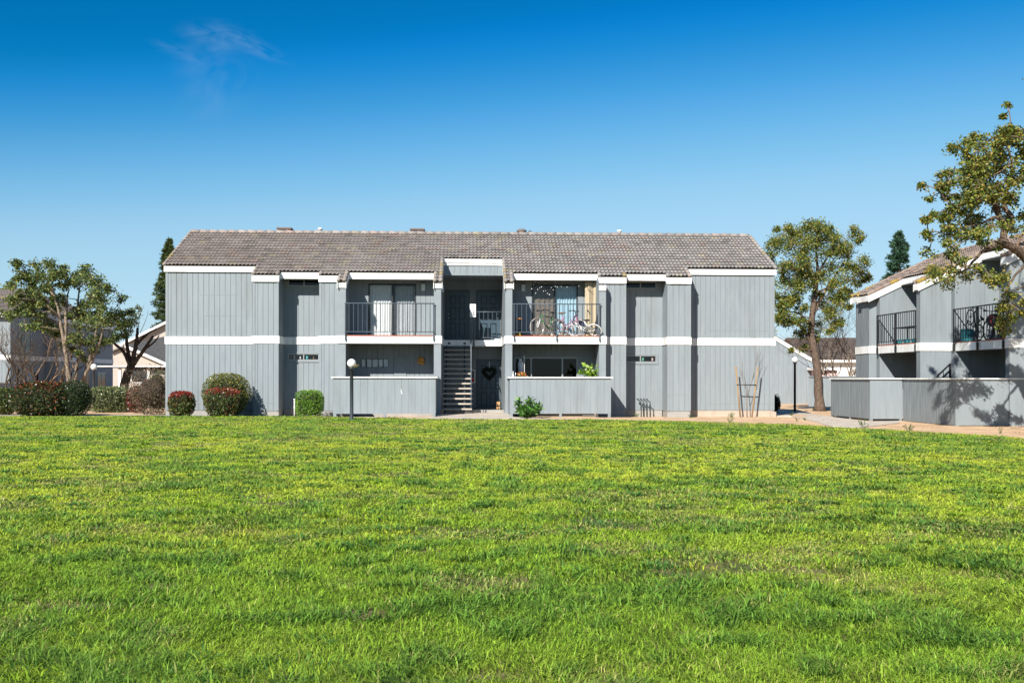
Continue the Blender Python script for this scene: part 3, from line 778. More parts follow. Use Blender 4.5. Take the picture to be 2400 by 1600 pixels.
# fretted board and notice by the stairs
def flat(name, label, cat, s0, s1, t, z0, z1, m, d=.02, extra=None):
    b = MB(); b.box(s0, s1, t-d, t, z0, z1); return b.top(name, MT[m], label, cat, M, (s0, t, z0))
nb = thing('notice_board', 'white notice with dark lettering fixed to the upper landing railing', 'notice', M, (S(1101,1.9),1.9,4.0))
b = MB(); b.box(S(1101,1.9), S(1115,1.9), 1.88, 1.9, zof(743,1108,1.9), zof(712.5,1108,1.9)); b.part('board', MT['paper'], nb)
b = MB(); random.seed(3)
z1_ = zof(717,1108,1.9); x0_ = S(1103,1.9)
for k in range(9):
    a = x0_+.02+.06*random.random(); ww = .03+.07*random.random(); zc = z1_-.045*k-.02
    if k > 4: a = x0_+.08
    b.box(a, min(a+ww, S(1114,1.9)), 1.874, 1.879, zc, zc+.02+.012*(k > 5))
b.part('lettering', MT['rail'], nb)
ec = thing('extinguisher_cabinet', 'white-framed cabinet holding a red extinguisher on the wall beside the stairs', 'cabinet', M, (S(1104,TW-.4),TW-.4,1.2))
t_ = 1.7; a, bb, z0_, z1_ = S(1104,t_), S(1113.5,t_), zof(897,1108,t_), zof(867,1108,t_)
b = MB(); g = .025
b.box(a,bb,t_-.12,t_,z1_-g,z1_); b.box(a,bb,t_-.12,t_,z0_,z0_+g); b.box(a,a+g,t_-.12,t_,z0_+g,z1_-g); b.box(bb-g,bb,t_-.12,t_,z0_+g,z1_-g); b.part('frame', MT['white'], ec)
b = MB(); b.box(a+g,bb-g,t_-.012,t_-.005,z0_+g,z1_-g); b.part('back_panel', MT['darkmetal'], ec)
MT['red'] = plain('red_enamel', (.42,.02,.04), .35)
b = MB(); b.lathe([(0,0),(.045,0),(.045,.14),(.02,.17),(.02,.2),(0,.2)], ((a+bb)/2, t_-.06, z0_+g), 10); b.part('extinguisher', MT['red'], ec)
b = MB(); b.box((a+bb)/2-.03,(a+bb)/2+.03,t_-.005,t_+.06,.17,z0_+.3); b.part('post', MT['rail'], ec)
# wreath, ornament, mat, boots
MT['wreath'] = plain('dark_wreath_green', (.008,.013,.010), .9)
MT['orange'] = mat('orange_straw', (.40,.15,.03), .8, scale=30, c2=(.62,.36,.10), bump=.4)
sx_ = S(1147,TW); 
wr = thing('wreath', 'heart-shaped dark wreath hanging on the lower stairwell door', 'wreath', M, (sx_, TW-.12, 1.72))
hrt = lambda th, k=.0145: (16*math.sin(th)**3*k, (13*math.cos(th)-5*math.cos(2*th)-2*math.cos(3*th)-math.cos(4*th))*k)
b = MB(); b.tube([(sx_+hrt(2*PI*i/28)[0], TW-.12, 1.72+hrt(2*PI*i/28)[1]) for i in range(29)], .078, 7)
random.seed(9)
for k in range(240):
    th = random.random()*2*PI; hx, hz = hrt(th, .0145*(1+.5*(random.random()-.5))); c = (sx_+hx, TW-.13-.06*random.random(), 1.72+hz)
    a2 = random.random()*2*PI; b.add([c, (c[0]+.06*math.cos(a2), c[1]-.03*random.random(), c[2]+.06*math.sin(a2)), (c[0]+.03*math.cos(a2+1), c[1]-.03, c[2]+.03*math.sin(a2+1))], [(0,1,2)])
b.part('foliage', MT['wreath'], wr)
b = MB(); b.box(sx_-.012, sx_+.012, TW-.075, TW-.065, 1.88, 2.2); b.part('ribbon', MT['paper'], wr)
b = MB(); so = S(987,TB); zo = zof(845,987,TB)
b.torus((so, TB-.05, zo), .10, .05, 'y', 14, 6); b.ball((so+.02, TB-.06, zo+.02), .09, 8, 6, (1,.4,1)); b.box(so+.02, so+.12, TB-.08, TB-.05, zo-.17, zo-.06)
b.top('wall_wreath', MT['orange'], 'orange straw wreath on the wall of the left ground floor patio', 'wreath', M, (so, TB, zo))
MT['palewood'] = plain('pale_turned_wood', (.62,.36,.16), .6)
ow = thing('door_ornament', 'pair of pale wooden blocks with dark bands beside the lower stairwell door', 'ornament', M, (S(1166,2.6),2.6,.17))
b = MB(); x_ = S(1163,2.6)
for k in (0, 1):
    cx = x_+.04+.085*k; b.lathe([(0,0),(.04,0),(.042,.10),(.030,.15),(.030,.21),(.042,.26),(.042,.34),(0,.36)], (cx, 2.6, .168), 10)
b.part('block', MT['palewood'], ow)
b = MB()
for k in (0, 1): b.lathe([(.034,.155),(.034,.205)], (x_+.04+.085*k, 2.6, .168), 10)
b.part('band', MT['darkmetal'], ow)
b = MB(); b.box(S(1122,2.7), S(1144,2.7), 2.45, 2.95, .168, .19); b.top('door_mat', MT['greytrim'], 'thin grey door mat before the lower stairwell door', 'mat', M, (S(1122,2.7),2.7,.168))
b = MB(); random.seed(5)
for k in range(7):
    b.ball((S(1160,2.1)+.085*k+.03*random.random(), 2.12+.1*random.random(), 3.085), .032+.012*random.random(), 8, 6, (1.3,1,.9))
b.tube([(S(1165,2.1)+.12,2.1,3.07),(S(1165,2.1)+.22,2.1,3.20)], .016, 6)
b.top('shoe_pile', MT['paper'], 'small heap of white shoes at the edge of the upper landing', 'shoes', M, (S(1160,2.1),2.1,3.05))
# stool, broom, screen panel, sack on the right balcony
tS = -.7; sS = S(1213,tS)
stl = thing('bar_stool', 'black stool with an orange wooden seat at the left end of the bicycle balcony', 'stool', M, (sS,tS,3.08))
b = MB(); b.lathe([(0,.66),(.19,.66),(.2,.68),(.19,.71),(0,.71)], (sS,tS,3.08), 16); b.part('seat', MT['orangewood'] if 'orangewood' in MT else plain('orange_wood', (.50,.20,.06), .4), stl)
for dx, dy in ((-1,-1),(1,-1),(-1,1),(1,1)):
    b = MB(); b.tube([(sS+.12*dx,tS+.12*dy,3.74),(sS+.18*dx,tS+.18*dy,3.08)], .016, 6); b.part('leg', MT['black'], stl)
b = MB(); b.torus((sS,tS,3.34), .155, .012, 'z', 18, 5); b.part('foot_ring', MT['black'], stl)
b = MB(); b.box(sS-.16,sS+.14,tS-.14,tS+.14,3.083,3.14); b.box(sS-.13,sS+.1,tS-.12,tS+.1,3.14,3.22); b.top('toy_box', plain('yellow_black_box', (.30,.22,.02), .6), 'small yellow and dark box under the black stool', 'box', M, (sS,tS,3.083))
b = MB(); b.tube([(S(1202,-.3)+.08,-.3,4.2),(S(1212,-.5),-.5,3.72)], .012, 6); b.top('broom_handle', MT['paper'], 'thin pale stick leaning in the corner above the black stool', 'stick', M, (S(1205,-.3),-.3,3.7))
MT['beigepanel'] = plain('beige_screen_cloth', (.42,.35,.245), .8)
sp = thing('folding_screen', 'tall beige folding screen at the right end of the bicycle balcony', 'screen', M, (S(1371,-.3),-.3,3.08))
x0_, x1_ = S(1371,-.35), S(1400,-.35)
for k in range(3):
    a = x0_+(x1_-x0_)*k/3; c = x0_+(x1_-x0_)*(k+1)/3; q = .05*(-1)**k
    b = MB(); b.prism([(a+.004,-.35+q,3.09),(c-.004,-.35-q,3.09),(c-.004,-.35-q,5.22),(a+.004,-.35+q,5.22)], (0,.025,0)); b.part('panel', MT['beigepanel'], sp)
b = MB()
b.tube([(x0_+.08,-.42,5.05),(x0_+.12,-.42,4.9),(x0_+.25,-.42,4.82),(x0_+.32,-.42,4.86)], .008, 4); b.tube([(x0_+.05,-.42,4.15),(x0_+.12,-.42,4.1),(x0_+.17,-.42,4.0)], .016, 4); b.part('drawing', MT['bronze'], sp)
b = MB(); b.prism([(x1_-.26,-1.0,3.08),(x1_-.16,-1.0,3.08),(x1_+.02,-.95,4.05),(x1_-.02,-.95,4.05)], (0,.04,0)); b.prism([(x1_-.20,-.98,3.5),(x1_-.06,-.98,3.5),(x1_-.0,-.96,4.0),(x1_-.05,-.96,4.0)], (0,.07,0))
b.top('folded_umbrella', MT['black'], 'dark folded umbrella leaning at the right end post of the bicycle balcony', 'umbrella', M, (x1_,-1.0,3.08))
# string of white ornaments under the balcony eave
sl = thing('string_lights', 'string of small white bulbs hanging under the eave above the bicycles', 'string lights', M, (S(1250,-.4),-.4,5.25))
random.seed(12); b = MB(); c = MB(); pr = None
for k in range(26):
    px = 1246+4.6*k; z = 5.26-.12*abs(math.sin(k*.9))-.05*random.random(); p = (S(px,-.4), -.4, z)
    if pr: b.tube([pr, p], .006, 4)
    pr = p
    if k < 14 or k % 3 == 0:
        d = .04+(.36 if k < 12 else .12)*random.random(); b.tube([p, (p[0], p[1], z-d)], .004, 4); c.ball((p[0], p[1], z-d-.02), .013+.009*random.random(), 8, 6)
b.part('cord', MT['black'], sl); c.part('bulb', MT['globe'], sl)

# ---- bicycles
def wheel(name, parent, cx, cz, R, tyre, rim, spokes=18):
    w = MB(); w.torus((cx,0,cz), R, .020, 'y', 32, 6); w = w.part('wheel', MT[tyre], parent)
    r = MB(); r.torus((cx,0,cz), R-.03, .012, 'y', 32, 5); r.part('rim', MT[rim], w)
    s = MB()
    for k in range(spokes):
        a = 2*PI*k/spokes; s.bar((cx+.02*math.cos(a+1), .02*(-1)**k, cz+.02*math.sin(a+1)), (cx+(R-.03)*math.cos(a), 0, cz+(R-.03)*math.sin(a)), .0022)
    s.lathe([(0,-.03),(.03,-.03),(.03,.03),(0,.03)], (0,0,0), 8)
    k = len(s.v)-32
    s.v[k:] = [(cx+x, z, cz+y) for x, y, z in s.v[k:]]
    s.part('spokes', MT['steel'], w)
def bicycle(label, F, o, rz, frame, fork, tyre='tan_tyre', rim='steel', R=.335, low=False, tilt=0, seat='black', scale=1, group=None):
    e = thing('bicycle', label, 'bicycle', F, o, group, rz=rz)
    e.location = F.pt(o); e.rotation_euler = Matrix.Rotation(F.a+rz, 3, 'Z').to_euler() if not tilt else (Matrix.Rotation(F.a+rz, 3, 'Z') @ Matrix.Rotation(tilt, 3, 'X')).to_euler()
    e.scale = (scale,)*3
    rx, fx = -.48, .54; bb = (-.05, 0, .28); sc = (-.20, 0, .78); hd = (.37, 0, .82); hb = (.42, 0, .68)
    f = MB(); r = .022
    if low: f.tube([sc, (-.12,0,.5)], r*.9, 8); f.tube([hd, (.1,0,.5), (-.12,0,.44)], r, 8); f.tube([hb, (.1,0,.36), bb], r*1.15, 8); f.tube([sc, bb], r, 8)
    else: f.tube([(-.175,0,.72), (.375,0,.78)], r, 8); f.tube([hb, bb], r*1.4, 8); f.tube([sc, bb], r, 8)
    f.tube([hd, hb], r*1.2, 8)
    for y in (-.05, .05):
        f.tube([(bb[0], y*.6, bb[2]), (rx, y, R)], .011, 6); f.tube([(-.185, y*.4, .70), (rx, y, R)], .010, 6)
    f.part('frame', MT[frame], e)
    k = MB()
    for y in (-.05, .05): k.tube([(hb[0], y*.7, hb[2]-.02), (hb[0]+.06, y, .5), (fx, y, R)], .014, 6)
    k.part('fork', MT[fork], e)
    wheel('w', e, rx, R, R, tyre, rim); wheel('w', e, fx, R, R, tyre, rim)
    h = MB(); h.tube([hd, (.345,0,.95)], .014, 6); h.tube([(.30,-.29,.97),(.36,-.2,.98),(.37,0,.96),(.36,.2,.98),(.30,.29,.97)], .014, 6)
    for y in (-1, 1): h.tube([(.30,.29*y,.97),(.24,.33*y,.965)], .020, 6); h.box(.36,.40,.18*y-.03,.18*y+.03,.95,1.0)
    h.part('handlebar', MT['black'], e)
    s = MB(); s.tube([sc, (-.225,0,.89)], .013, 6); s.ball((-.26,0,.915), .1, 10, 7, (1.35,.75,.38)); s.ball((-.12,0,.92), .05, 8, 6, (1.6,.6,.5)); s.part('saddle', MT[seat], e)
    c = MB(); c.torus((bb[0],-.05,bb[2]), .085, .008, 'y', 20, 4); c.bar(bb, (bb[0]+.11,-.08,bb[2]-.12), .010); c.bar(bb, (bb[0]-.11,.08,bb[2]+.12), .010); c.box(bb[0]+.07,bb[0]+.15,-.16,-.08,bb[2]-.14,bb[2]-.12); c.box(bb[0]-.15,bb[0]-.07,.08,.16,bb[2]+.11,bb[2]+.13)
    c.bar((bb[0],-.055,bb[2]+.085), (rx,-.055,R+.04), .005); c.bar((bb[0],-.055,bb[2]-.085), (rx,-.055,R-.04), .005)
    c.part('crank', MT['darkmetal'], e)
    return e
MT['tan_tyre'] = plain('pale_worn_tyre', (.40,.33,.29), .8)
MT['tyre'] = plain('black_tyre', (.015,.015,.016), .8)
MT['bikegreen'] = plain('green_bike_paint', (.03,.17,.07), .3)
MT['bikepink'] = plain('pink_bike_paint', (.40,.17,.28), .3)
MT['bikewhite'] = plain('white_bike_paint', (.78,.78,.78), .35)
MT['bikered'] = plain('red_bike_paint', (.30,.03,.05), .35)
MT['brownseat'] = plain('brown_saddle', (.16,.09,.05), .6)
zb = 3.085
bicycle('green bicycle with pale tyres facing left on the right balcony', M, (S(1285,-1.05), -1.0, zb), PI+.62, 'bikegreen', 'bikewhite')
bicycle('pink bicycle facing right between the green and white ones on the balcony', M, (S(1329,-.75), -.72, zb), -.55, 'bikepink', 'bikepink', low=True, seat='brownseat', R=.32)
bicycle('white bicycle leaning over behind the beige folding screen side of the balcony', M, (S(1372,-.9), -1.15, zb+.03), PI-.45, 'bikewhite', 'bikewhite', low=True, tilt=-.75, rim='bikewhite', tyre='paper', scale=.82)
b = MB(); b.box(S(1357,-.55),S(1369,-.55),-.65,-.45,zb+.43,zb+.66); b.top('blue_bag', plain('navy_bag_cloth', (.02,.03,.07), .9), 'navy bag hanging beside the handlebar of the pink bicycle', 'bag', M, (S(1357,-.55),-.55,zb+.43))
b = MB(); random.seed(2)
for k in range(9): b.ball((S(1312,-.45)+.36*random.random(), -.45+.1*random.random(), zb+.09+.1*random.random()), .09, 8, 6, (1,1,.8))
b.top('plastic_sack', MT['globe'], 'crumpled white plastic sack on the floor behind the pink bicycle', 'sack', M, (S(1312,-.45),-.45,zb))
# things on the right ground floor patio
def bottle(px, py0, py1, label, m, t=-2.2, r=.04):
    z0, z1 = zof(py1, px, t), zof(py0, px, t); h = z1-z0; b = MB()
    b.lathe([(0,0),(r,0),(r,h*.6),(r*.4,h*.78),(r*.4,h),(0,h)], (S(px,t), t, z0), 10); return b.top('bottle', MT[m], label, 'bottle', M, (S(px,t), t, z0))
pt = thing('patio_shelf', 'dark patio shelf standing behind the right patio fence, carrying pots and bottles', 'shelf', M, (S(1215,-2.2),-2.2,.2))
b = MB(); b.box(S(1196,-2.1),S(1236,-2.1),-2.35,-2.0,1.36,1.40); b.box(S(1360,-2.1),S(1404,-2.1),-2.35,-2.0,1.36,1.40); b.part('shelf_board', MT['bronze'], pt)
for px in (1198, 1234, 1362, 1402):
    b = MB(); b.box(S(px,-2.1)-.02,S(px,-2.1)+.02,-2.3,-2.05,.15,1.36); b.part('leg', MT['bronze'], pt)
zsh = 1.402
def bot(px, h, r, m, label, cat='bottle', name='bottle', t=-2.2):
    b = MB(); b.lathe([(0,0),(r,0),(r,h*.62),(r*.35,h*.78),(r*.35,h),(0,h)], (S(px,t), t, zsh), 10); return b.top(name, MT[m], label, cat, M, (S(px,t), t, zsh))
bot(1202.5, .36, .035, 'paper', 'white bottle at the left end behind the right patio fence')
bot(1208, .33, .025, 'steel', 'slim metal bottle beside the orange flowers behind the right patio fence')
bot(1394, .36, .03, 'steel', 'slim pale bottle right of the bright green potted plant')
b = MB(); x_, t_ = S(1219.5,-.5), -.5; b.lathe([(0,0),(.10,0),(.10,.46),(.06,.52),(0,.52)], (x_, t_, 1.64), 12); b.lathe([(0,.52),(.07,.52),(.07,.6),(0,.6)], (x_, t_, 1.64), 10)
b.top('hanging_lantern', MT['paper'], 'white cylinder lantern hanging in the right ground floor patio', 'lantern', M, (x_, t_, 1.64))
b = MB(); b.box(S(1227,-.4),S(1229.5,-.4),-.42,-.4,1.2,2.38); b.top('white_post', MT['white'], 'thin white post right of the hanging lantern on the patio', 'post', M, (S(1228,-.4),-.4,.2))
# pipes
def pipe(px, t, ztop, label, group, bend=True, col='darkmetal'):
    x = S(px, t); b = MB()
    pts = [(x,t,-.05),(x,t,ztop-.22),(x-.015,t,ztop-.12),(x-.12,t,ztop-.04),(x-.14,t,ztop)] if bend else [(x,t,-.05),(x,t,ztop)]
    b.tube(pts, .022, 7); b.tube([(pts[-1][0],t,ztop-.03),(pts[-1][0],t,ztop+.02)], .035, 8)
    b.box(x-.03, x+.03, t-.01, t+.01, ztop*.5, ztop*.5+.04)
    return b.top('standpipe', MT[col], label, 'pipe', M, (x,t,0), group)
for k, px in enumerate((1503, 1510, 1517, 1524)):
    pipe(px, TB-.25-.05*k, .70, 'thin dark bent pipe in the row of four under the right ground floor window', 'four bent pipes by the wall')
pipe(683, TB-.15, .72, 'slim pipe with a valve beside the clipped bright green shrub', 'two straight pipes', False, 'greytrim')
pipe(690, TB-.25, .68, 'pale straight pipe nearest the clipped bright green shrub', 'two straight pipes', False, 'paper')
b = MB(); x_ = S(940,-3.2); z_ = zof(918,940,-3.2); b.prism([(x_-.01,-3.206,z_+.09),(x_+.005,-3.206,z_+.08),(x_+.05,-3.206,z_-.09),(x_+.01,-3.206,z_-.07)], (0,-.004,0)); b.top('sticker', MT['paper'], 'torn white sticker on the left patio fence', 'sticker', M, (x_,-3.206,z_))
# staked sapling
sk = thing('tree_stakes', 'two leaning tan wooden stakes joined by a dark tie around a bare sapling', 'stakes', W, gp(1748, 977))
def wp(px, py, Y): return tp(px, py, Y)
Ys = gp(1748, 977)[1]
for a, c in (((1724.5,857),(1735.5,979)), ((1776.5,858),(1762,979))):
    b = MB(); b.tube([wp(*c, Ys), wp(*a, Ys)], .030, 8); b.part('stake', MT['wood'], sk)
b = MB(); b.tube([wp(1727,900.5,Ys-.04), wp(1750,901,Ys-.04), wp(1772,901,Ys-.04)], .022, 6); b.part('tie', MT['bronze'], sk)

MT['tealglass'] = plain('teal_glass', (.10,.50,.50), .3); MT['sage'] = plain('green_plastic', (.12,.36,.24), .5); MT['pinkplastic'] = plain('pale_pink_plastic', (.60,.45,.42), .5); MT['amber'] = plain('amber_glass', (.20,.10,.03), .3)
def jar(px, hole_, h, r, m, label):
    z0 = hole_[2]+.036; t = TB+.12; x = S(px, t); b = MB(); b.lathe([(0,0),(r,0),(r,h*.65),(r*.5,h*.8),(r*.5,h),(0,h)], (x, t, z0), 10); b.top('bottle', MT[m], label, 'bottle', M, (x, t, z0))
jar(720, wLL, .19, .045, 'tealglass', 'teal bottle on the sill of the small left ground floor window'); jar(704, wLL, .15, .03, 'paper', 'white bottle left of the teal one in the small left window')
jar(735, wLL, .14, .03, 'amber', 'amber bottle right of the teal one in the small left window'); jar(690, wLL, .17, .028, 'paper', 'white bottle leftmost on the sill of the small left window')
jar(1507, wLR, .2, .05, 'sage', 'green bottle on the sill of the small right ground floor window'); jar(1529, wLR, .19, .04, 'pinkplastic', 'pale pink bottle at the right end of the small right window')

def litter():
    n = 5200; P = []
    px = rng.uniform(-50, 2450, n); Y = rng.uniform(24, 42, n); X = (px-CX)/FPX*Y
    t = -(X-M.x0)*M.s + (Y-M.y0)*M.c
    ok = (Y > EY(X)+.1) & ((t < -.95) | (X < M.x0-.3) | (X > 10.6)) & (vn(X*.8, Y*.8, 15) > .35)
    X, Y = X[ok], Y[ok]; n = len(X); P = np.stack([X, Y, G(X, Y)+.045], 1)
    d = np.stack([rng.standard_normal(n), rng.standard_normal(n), .25*rng.standard_normal(n)], 1); d /= np.linalg.norm(d, axis=1)[:, None]
    sd = np.stack([-d[:,1], d[:,0], .3*rng.standard_normal(n)], 1); s = (.02+.035*rng.random(n))[:, None]
    V = np.stack([P, P+d*s*.5+sd*s*.3, P+d*s, P+d*s*.5-sd*s*.3], 1)
    pal = np.array([(.17,.10,.05),(.30,.19,.09),(.10,.065,.04),(.36,.27,.15),(.20,.06,.03)]); c = pal[rng.integers(0, 5, n)]
    me = np_mesh('leaf_litter', V.reshape(-1,3), np.arange(n)[:, None]*4+np.array([[0,1,2,3]]), MT['leaf'], np.repeat(c, 4, 0))
    tag(np_part('leaf_litter', me, None), 'scattered dry brown leaves and bits on the bare earth', 'leaf litter', kind='stuff')
litter()
# ================================================================ BUILDING ON THE RIGHT
bb_ = thing('apartment_building', 'grey two-storey apartment building on the right with stepped balconies behind the tree', 'building', B, (0,0,0))
def ZB(w): return 5.22 + SL*w
WR = 3.25
nRB = WR/RW
bsegs = [(4.72,5.58,-.8),(3.62,4.72,-1.2),(.33,3.62,3.3),(-.04,.33,-.3),(-.30,-.04,3.3),(-3.52,-.30,7.0),(-3.84,-3.52,3.3),(-10.5,-3.84,7.3)]
def tintB(a, row, j, j2):
    c = tile_tint(3+a*.3, row, j, j2); return (c[0]*1.0, c[1]*.91, c[2]*.85)
mb = MB(); tile_rows(mb, bsegs, lambda a, q: (q*RW, a, ZB(q*RW)), nRB, tint=tintB, sub=5, seed=11)
def rakeB(v, q0, q1):
    q = q0
    while q < q1-.05:
        w0, w1 = q*RW-.02, min(q+1.05, q1)*RW
        col = tintB(v, int(q), random.random(), random.random())
        if random.random() < .25: col = (.34,.24,.06)
        mb.tube([(w0, v, ZB(w0)+.055), (w1, v, ZB(w1)+.035)], [.08,.066], 8, col); q += 1
rakeB(5.55, -.8, nRB)
for i in range(len(bsegs)-1):
    a, b = bsegs[i], bsegs[i+1]
    if a[2] != b[2]: rakeB(a[0] + (.06 if a[2] < b[2] else -.06), min(a[2],b[2]), max(a[2],b[2]))
v_ = -10.4
while v_ < 5.5:
    mb.tube([(WR, v_, ZB(WR)+.045), (WR, v_+.42, ZB(WR)+.03)], [.105,.088], 8, tintB(v_, 12, random.random(), random.random())); v_ += .395
mb.prism([(WR,-10.5,ZB(WR)),(WR,5.58,ZB(WR)),(2*WR+.4,5.58,ZB(-.4)),(2*WR+.4,-10.5,ZB(-.4))], (0,0,-.06), (.24,.22,.2))
for a0, a1, r0 in bsegs:
    w0 = r0*RW+.03
    mb.prism([(w0,a0,ZB(w0)-.012),(w0,a1,ZB(w0)-.012),(WR-.02,a1,ZB(WR-.02)-.012),(WR-.02,a0,ZB(WR-.02)-.012)], (0,0,-.03), (.05,.045,.04))
mb.part('roof', MT['tile'], bb_)
for a0, a1, r0 in bsegs:
    w0 = r0*RW+.02; f = MB(); f.box(w0-.03, w0, a0+.01, a1-.01, ZB(w0)-.24, ZB(w0)-.015); f.part('fascia', MT['white'], bb_)
for i in range(len(bsegs)-1):
    a, b = bsegs[i], bsegs[i+1]; v = a[0]; lo, hi = min(a[2],b[2])*RW-.01, max(a[2],b[2])*RW
    d = -.025 if a[2] < b[2] else .025
    f = MB(); f.prism([(lo,v,ZB(lo)-.02),(hi,v,ZB(hi)-.02),(hi,v,ZB(hi)-.27),(lo,v,ZB(lo)-.27)], (0,d,0)); f.part('rake_board', MT['white'], bb_)
f = MB(); f.prism([(-.3,5.58,ZB(-.3)-.02),(WR,5.58,ZB(WR)-.02),(WR,5.58,ZB(WR)-.25),(-.3,5.58,ZB(-.3)-.25)], (0,-.025,0)); f.part('rake_board', MT['white'], bb_)
def wallB(p0, p1, lo=True, hi=True, m='siding', board=.2, ztop=None, par=None, zf=None):
    w = MB(); zf = zf or ZB
    if lo: w.siding(p0, p1, .0, 2.81, board)
    if hi:
        za, zb2 = (ztop, ztop) if ztop else (min(zf(p0[0]), zf(2*WR-p0[0]))-.05, min(zf(p1[0]), zf(2*WR-p1[0]))-.05)
        w.siding(p0, p1, 3.06, za, board, z1b=zb2)
    return w.part('wall', MT[m], par or bb_)
ol = [(6.6,5.5),(WR,5.5),(-.1,5.5),(-.1,4.7),(-.2,4.7),(-.2,3.95),(.1,3.95),(.1,3.65),(1.7,3.65),(1.7,.3),(0,.3),(0,0),(1.13,0),(1.13,-.25),(2.75,-.25),(2.75,-3.55),(1.13,-3.55),(1.13,-3.8),(2.26,-3.8),(2.26,-10.4),(WR,-10.4),(6.6,-10.4),(6.6,5.5)]
for k in range(len(ol)-1):
    p0, p1 = ol[k], ol[k+1]
    left = abs(p0[0]-p1[0]) < .01
    wallB(p0, p1, m='sidingB' if left else 'siding', board=.2 if left else .6)  # side faces get the darker copy: shade painted into the colour
# white bands on the faces seen from the lawn
def bandB(p0, p1, ext=(0,0)):
    a, b = Vector(p0), Vector(p1); d = (b-a).normalized(); n = Vector((d.y,-d.x)); a = a-d*ext[0]; b = b+d*ext[1]
    f = MB(); f.prism([(*a,2.79),(*b,2.79),(*(b+n*.03),2.79),(*(a+n*.03),2.79)], (0,0,.29)); f.part('trim_band', MT['white'], bb_)
bandB((-.1,5.5),(-.1,4.7)); bandB((-.2,4.7),(-.2,3.95)); bandB((-.2,3.95),(.1,3.95),(.03,.0)); bandB((.1,3.92),(.1,3.65))
bandB((0,.3),(0,0)); bandB((0,0),(1.1,0),(.03,0)); bandB((1.13,0),(1.13,-.25)); bandB((1.13,-3.55),(1.13,-3.8)); bandB((1.13,-3.8),(2.23,-3.8),(.03,0)); bandB((2.26,-3.8),(2.26,-10.4))
for v0, v1, w0 in ((.3,3.65,.02), (-3.55,-.25,1.15)):
    f = MB(); f.box(w0+.03, w0+1.66, v0+.003, v1-.003, 2.80, 3.055); f.part('balcony_floor', MT['soffit'], bb_)
    f = MB(); f.box(w0, w0+.03, v0+.003, v1-.003, 2.78, 3.06); f.part('trim_band', MT['white'], bb_)
    f = MB(); f.box(w0+.002, w0+.3, v0+.01, v1-.01, 3.062, 3.10); f.part('floor_edge', MT['deckred'], bb_)
    z = ZB(w0+1.0)-.27; f = MB(); f.box(w0+.9, w0+1.66, v0+.01, v1-.01, z, z+.03); f.part('soffit', MT['soffit'], bb_)
    for z0, z1 in ((3.1,5.1), (.1,2.3)):
        f = MB(); x = w0+1.66; a, c = v0+.7, v1-.7
        f.box(x-.02,x+.01,a,a+.05,z0,z1); f.box(x-.02,x+.01,c-.05,c,z0,z1); f.box(x-.02,x+.01,(a+c)/2-.03,(a+c)/2+.03,z0,z1); f.box(x-.02,x+.01,a+.05,c-.05,z1-.05,z1); f.box(x-.02,x+.01,a+.05,c-.05,z0,z0+.05)
        wn = f.part('window', MT['bronze'], bb_)
        p = MB(); p.box(x-.004,x+.004,a+.04,c-.04,z0+.04,z1-.04); p.part('pane', MT['darkpane'] if 'darkpane' in MT else MT.setdefault('darkpane', plain('dark_window_pane', (.012,.016,.02), .06)), wn)
def railingB(v0, v1, w, posts, n):
    m = MB(); zb_, zt_ = 3.20, 4.24
    m.tube([(w,v0,zt_),(w,v1,zt_)], .024, 6); m.tube([(w,v0,zb_),(w,v1,zb_)], .015, 6)
    for i in range(1, n): v = v0+(v1-v0)*i/n; m.bar((w,v,zb_),(w,v,zt_), .014)
    for p in posts:
        v = v0+(v1-v0)*p; m.bar((w,v,zb_-.4),(w,v,zt_), .030); m.box(w-.03,w+.03,v-.035,v+.035,zb_-.42,zb_-.18)
    m.part('railing', MT['black'], bb_)
railingB(3.62, .28, -.03, (.01,.5,.99), 19); railingB(-.22, -3.52, 1.09, (.01,.5,.99), 19)
# fences round its patios
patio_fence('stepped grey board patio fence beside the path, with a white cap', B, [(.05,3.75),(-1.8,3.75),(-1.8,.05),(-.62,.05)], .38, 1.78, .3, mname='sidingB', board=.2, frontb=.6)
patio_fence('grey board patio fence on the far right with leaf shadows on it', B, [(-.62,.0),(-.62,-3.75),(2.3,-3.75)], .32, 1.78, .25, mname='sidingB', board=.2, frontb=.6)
# stair rail behind the fence, wall tie boards
m = MB(); a = (.72,-.35,1.45); b = (-.12,-.35,.78)
m.tube([(.95,-.3,2.33),(.1,-.3,1.55)], .03, 6)
for f in (.05,.3,.55,.8): m.bar((.95-.85*f,-.3,2.33-.78*f), (.95-.85*f,-.3,1.4), .015)
m.bar((.95,-.3,2.33),(.95,-.3,1.3), .03); m.part('handrail', MT['black'], bb_)
# things standing on its balconies
MT['teal'] = plain('teal_plastic', (.03,.20,.24), .5); MT['grill'] = plain('matt_black_metal', (.02,.022,.025), .6)
tb = thing('patio_table', 'small glass-topped table with black frame on the left balcony of the right building', 'table', B, (.45,1.3,3.1))
f = MB(); f.box(.2,.8,.6,2.7,3.70,3.73); f.part('tabletop', MT['grill'], tb)
for x, y in ((.24,.65),(.76,.65),(.24,2.65),(.76,2.65)):
    f = MB(); f.tube([(x,y,3.08),(x,y,3.70)], .02, 6); f.part('leg', MT['grill'], tb)
ch = thing('patio_chair', 'black folding chair at the near end of the left balcony, right building', 'chair', B, (.45,.7,3.08))
f = MB(); f.box(.25,.65,.42,.8,3.48,3.52); f.part('seat', MT['grill'], ch)
f = MB(); f.prism([(.25,.42,3.52),(.65,.42,3.52),(.65,.36,3.98),(.25,.36,3.98)], (0,.025,0)); f.part('backrest', MT['grill'], ch)
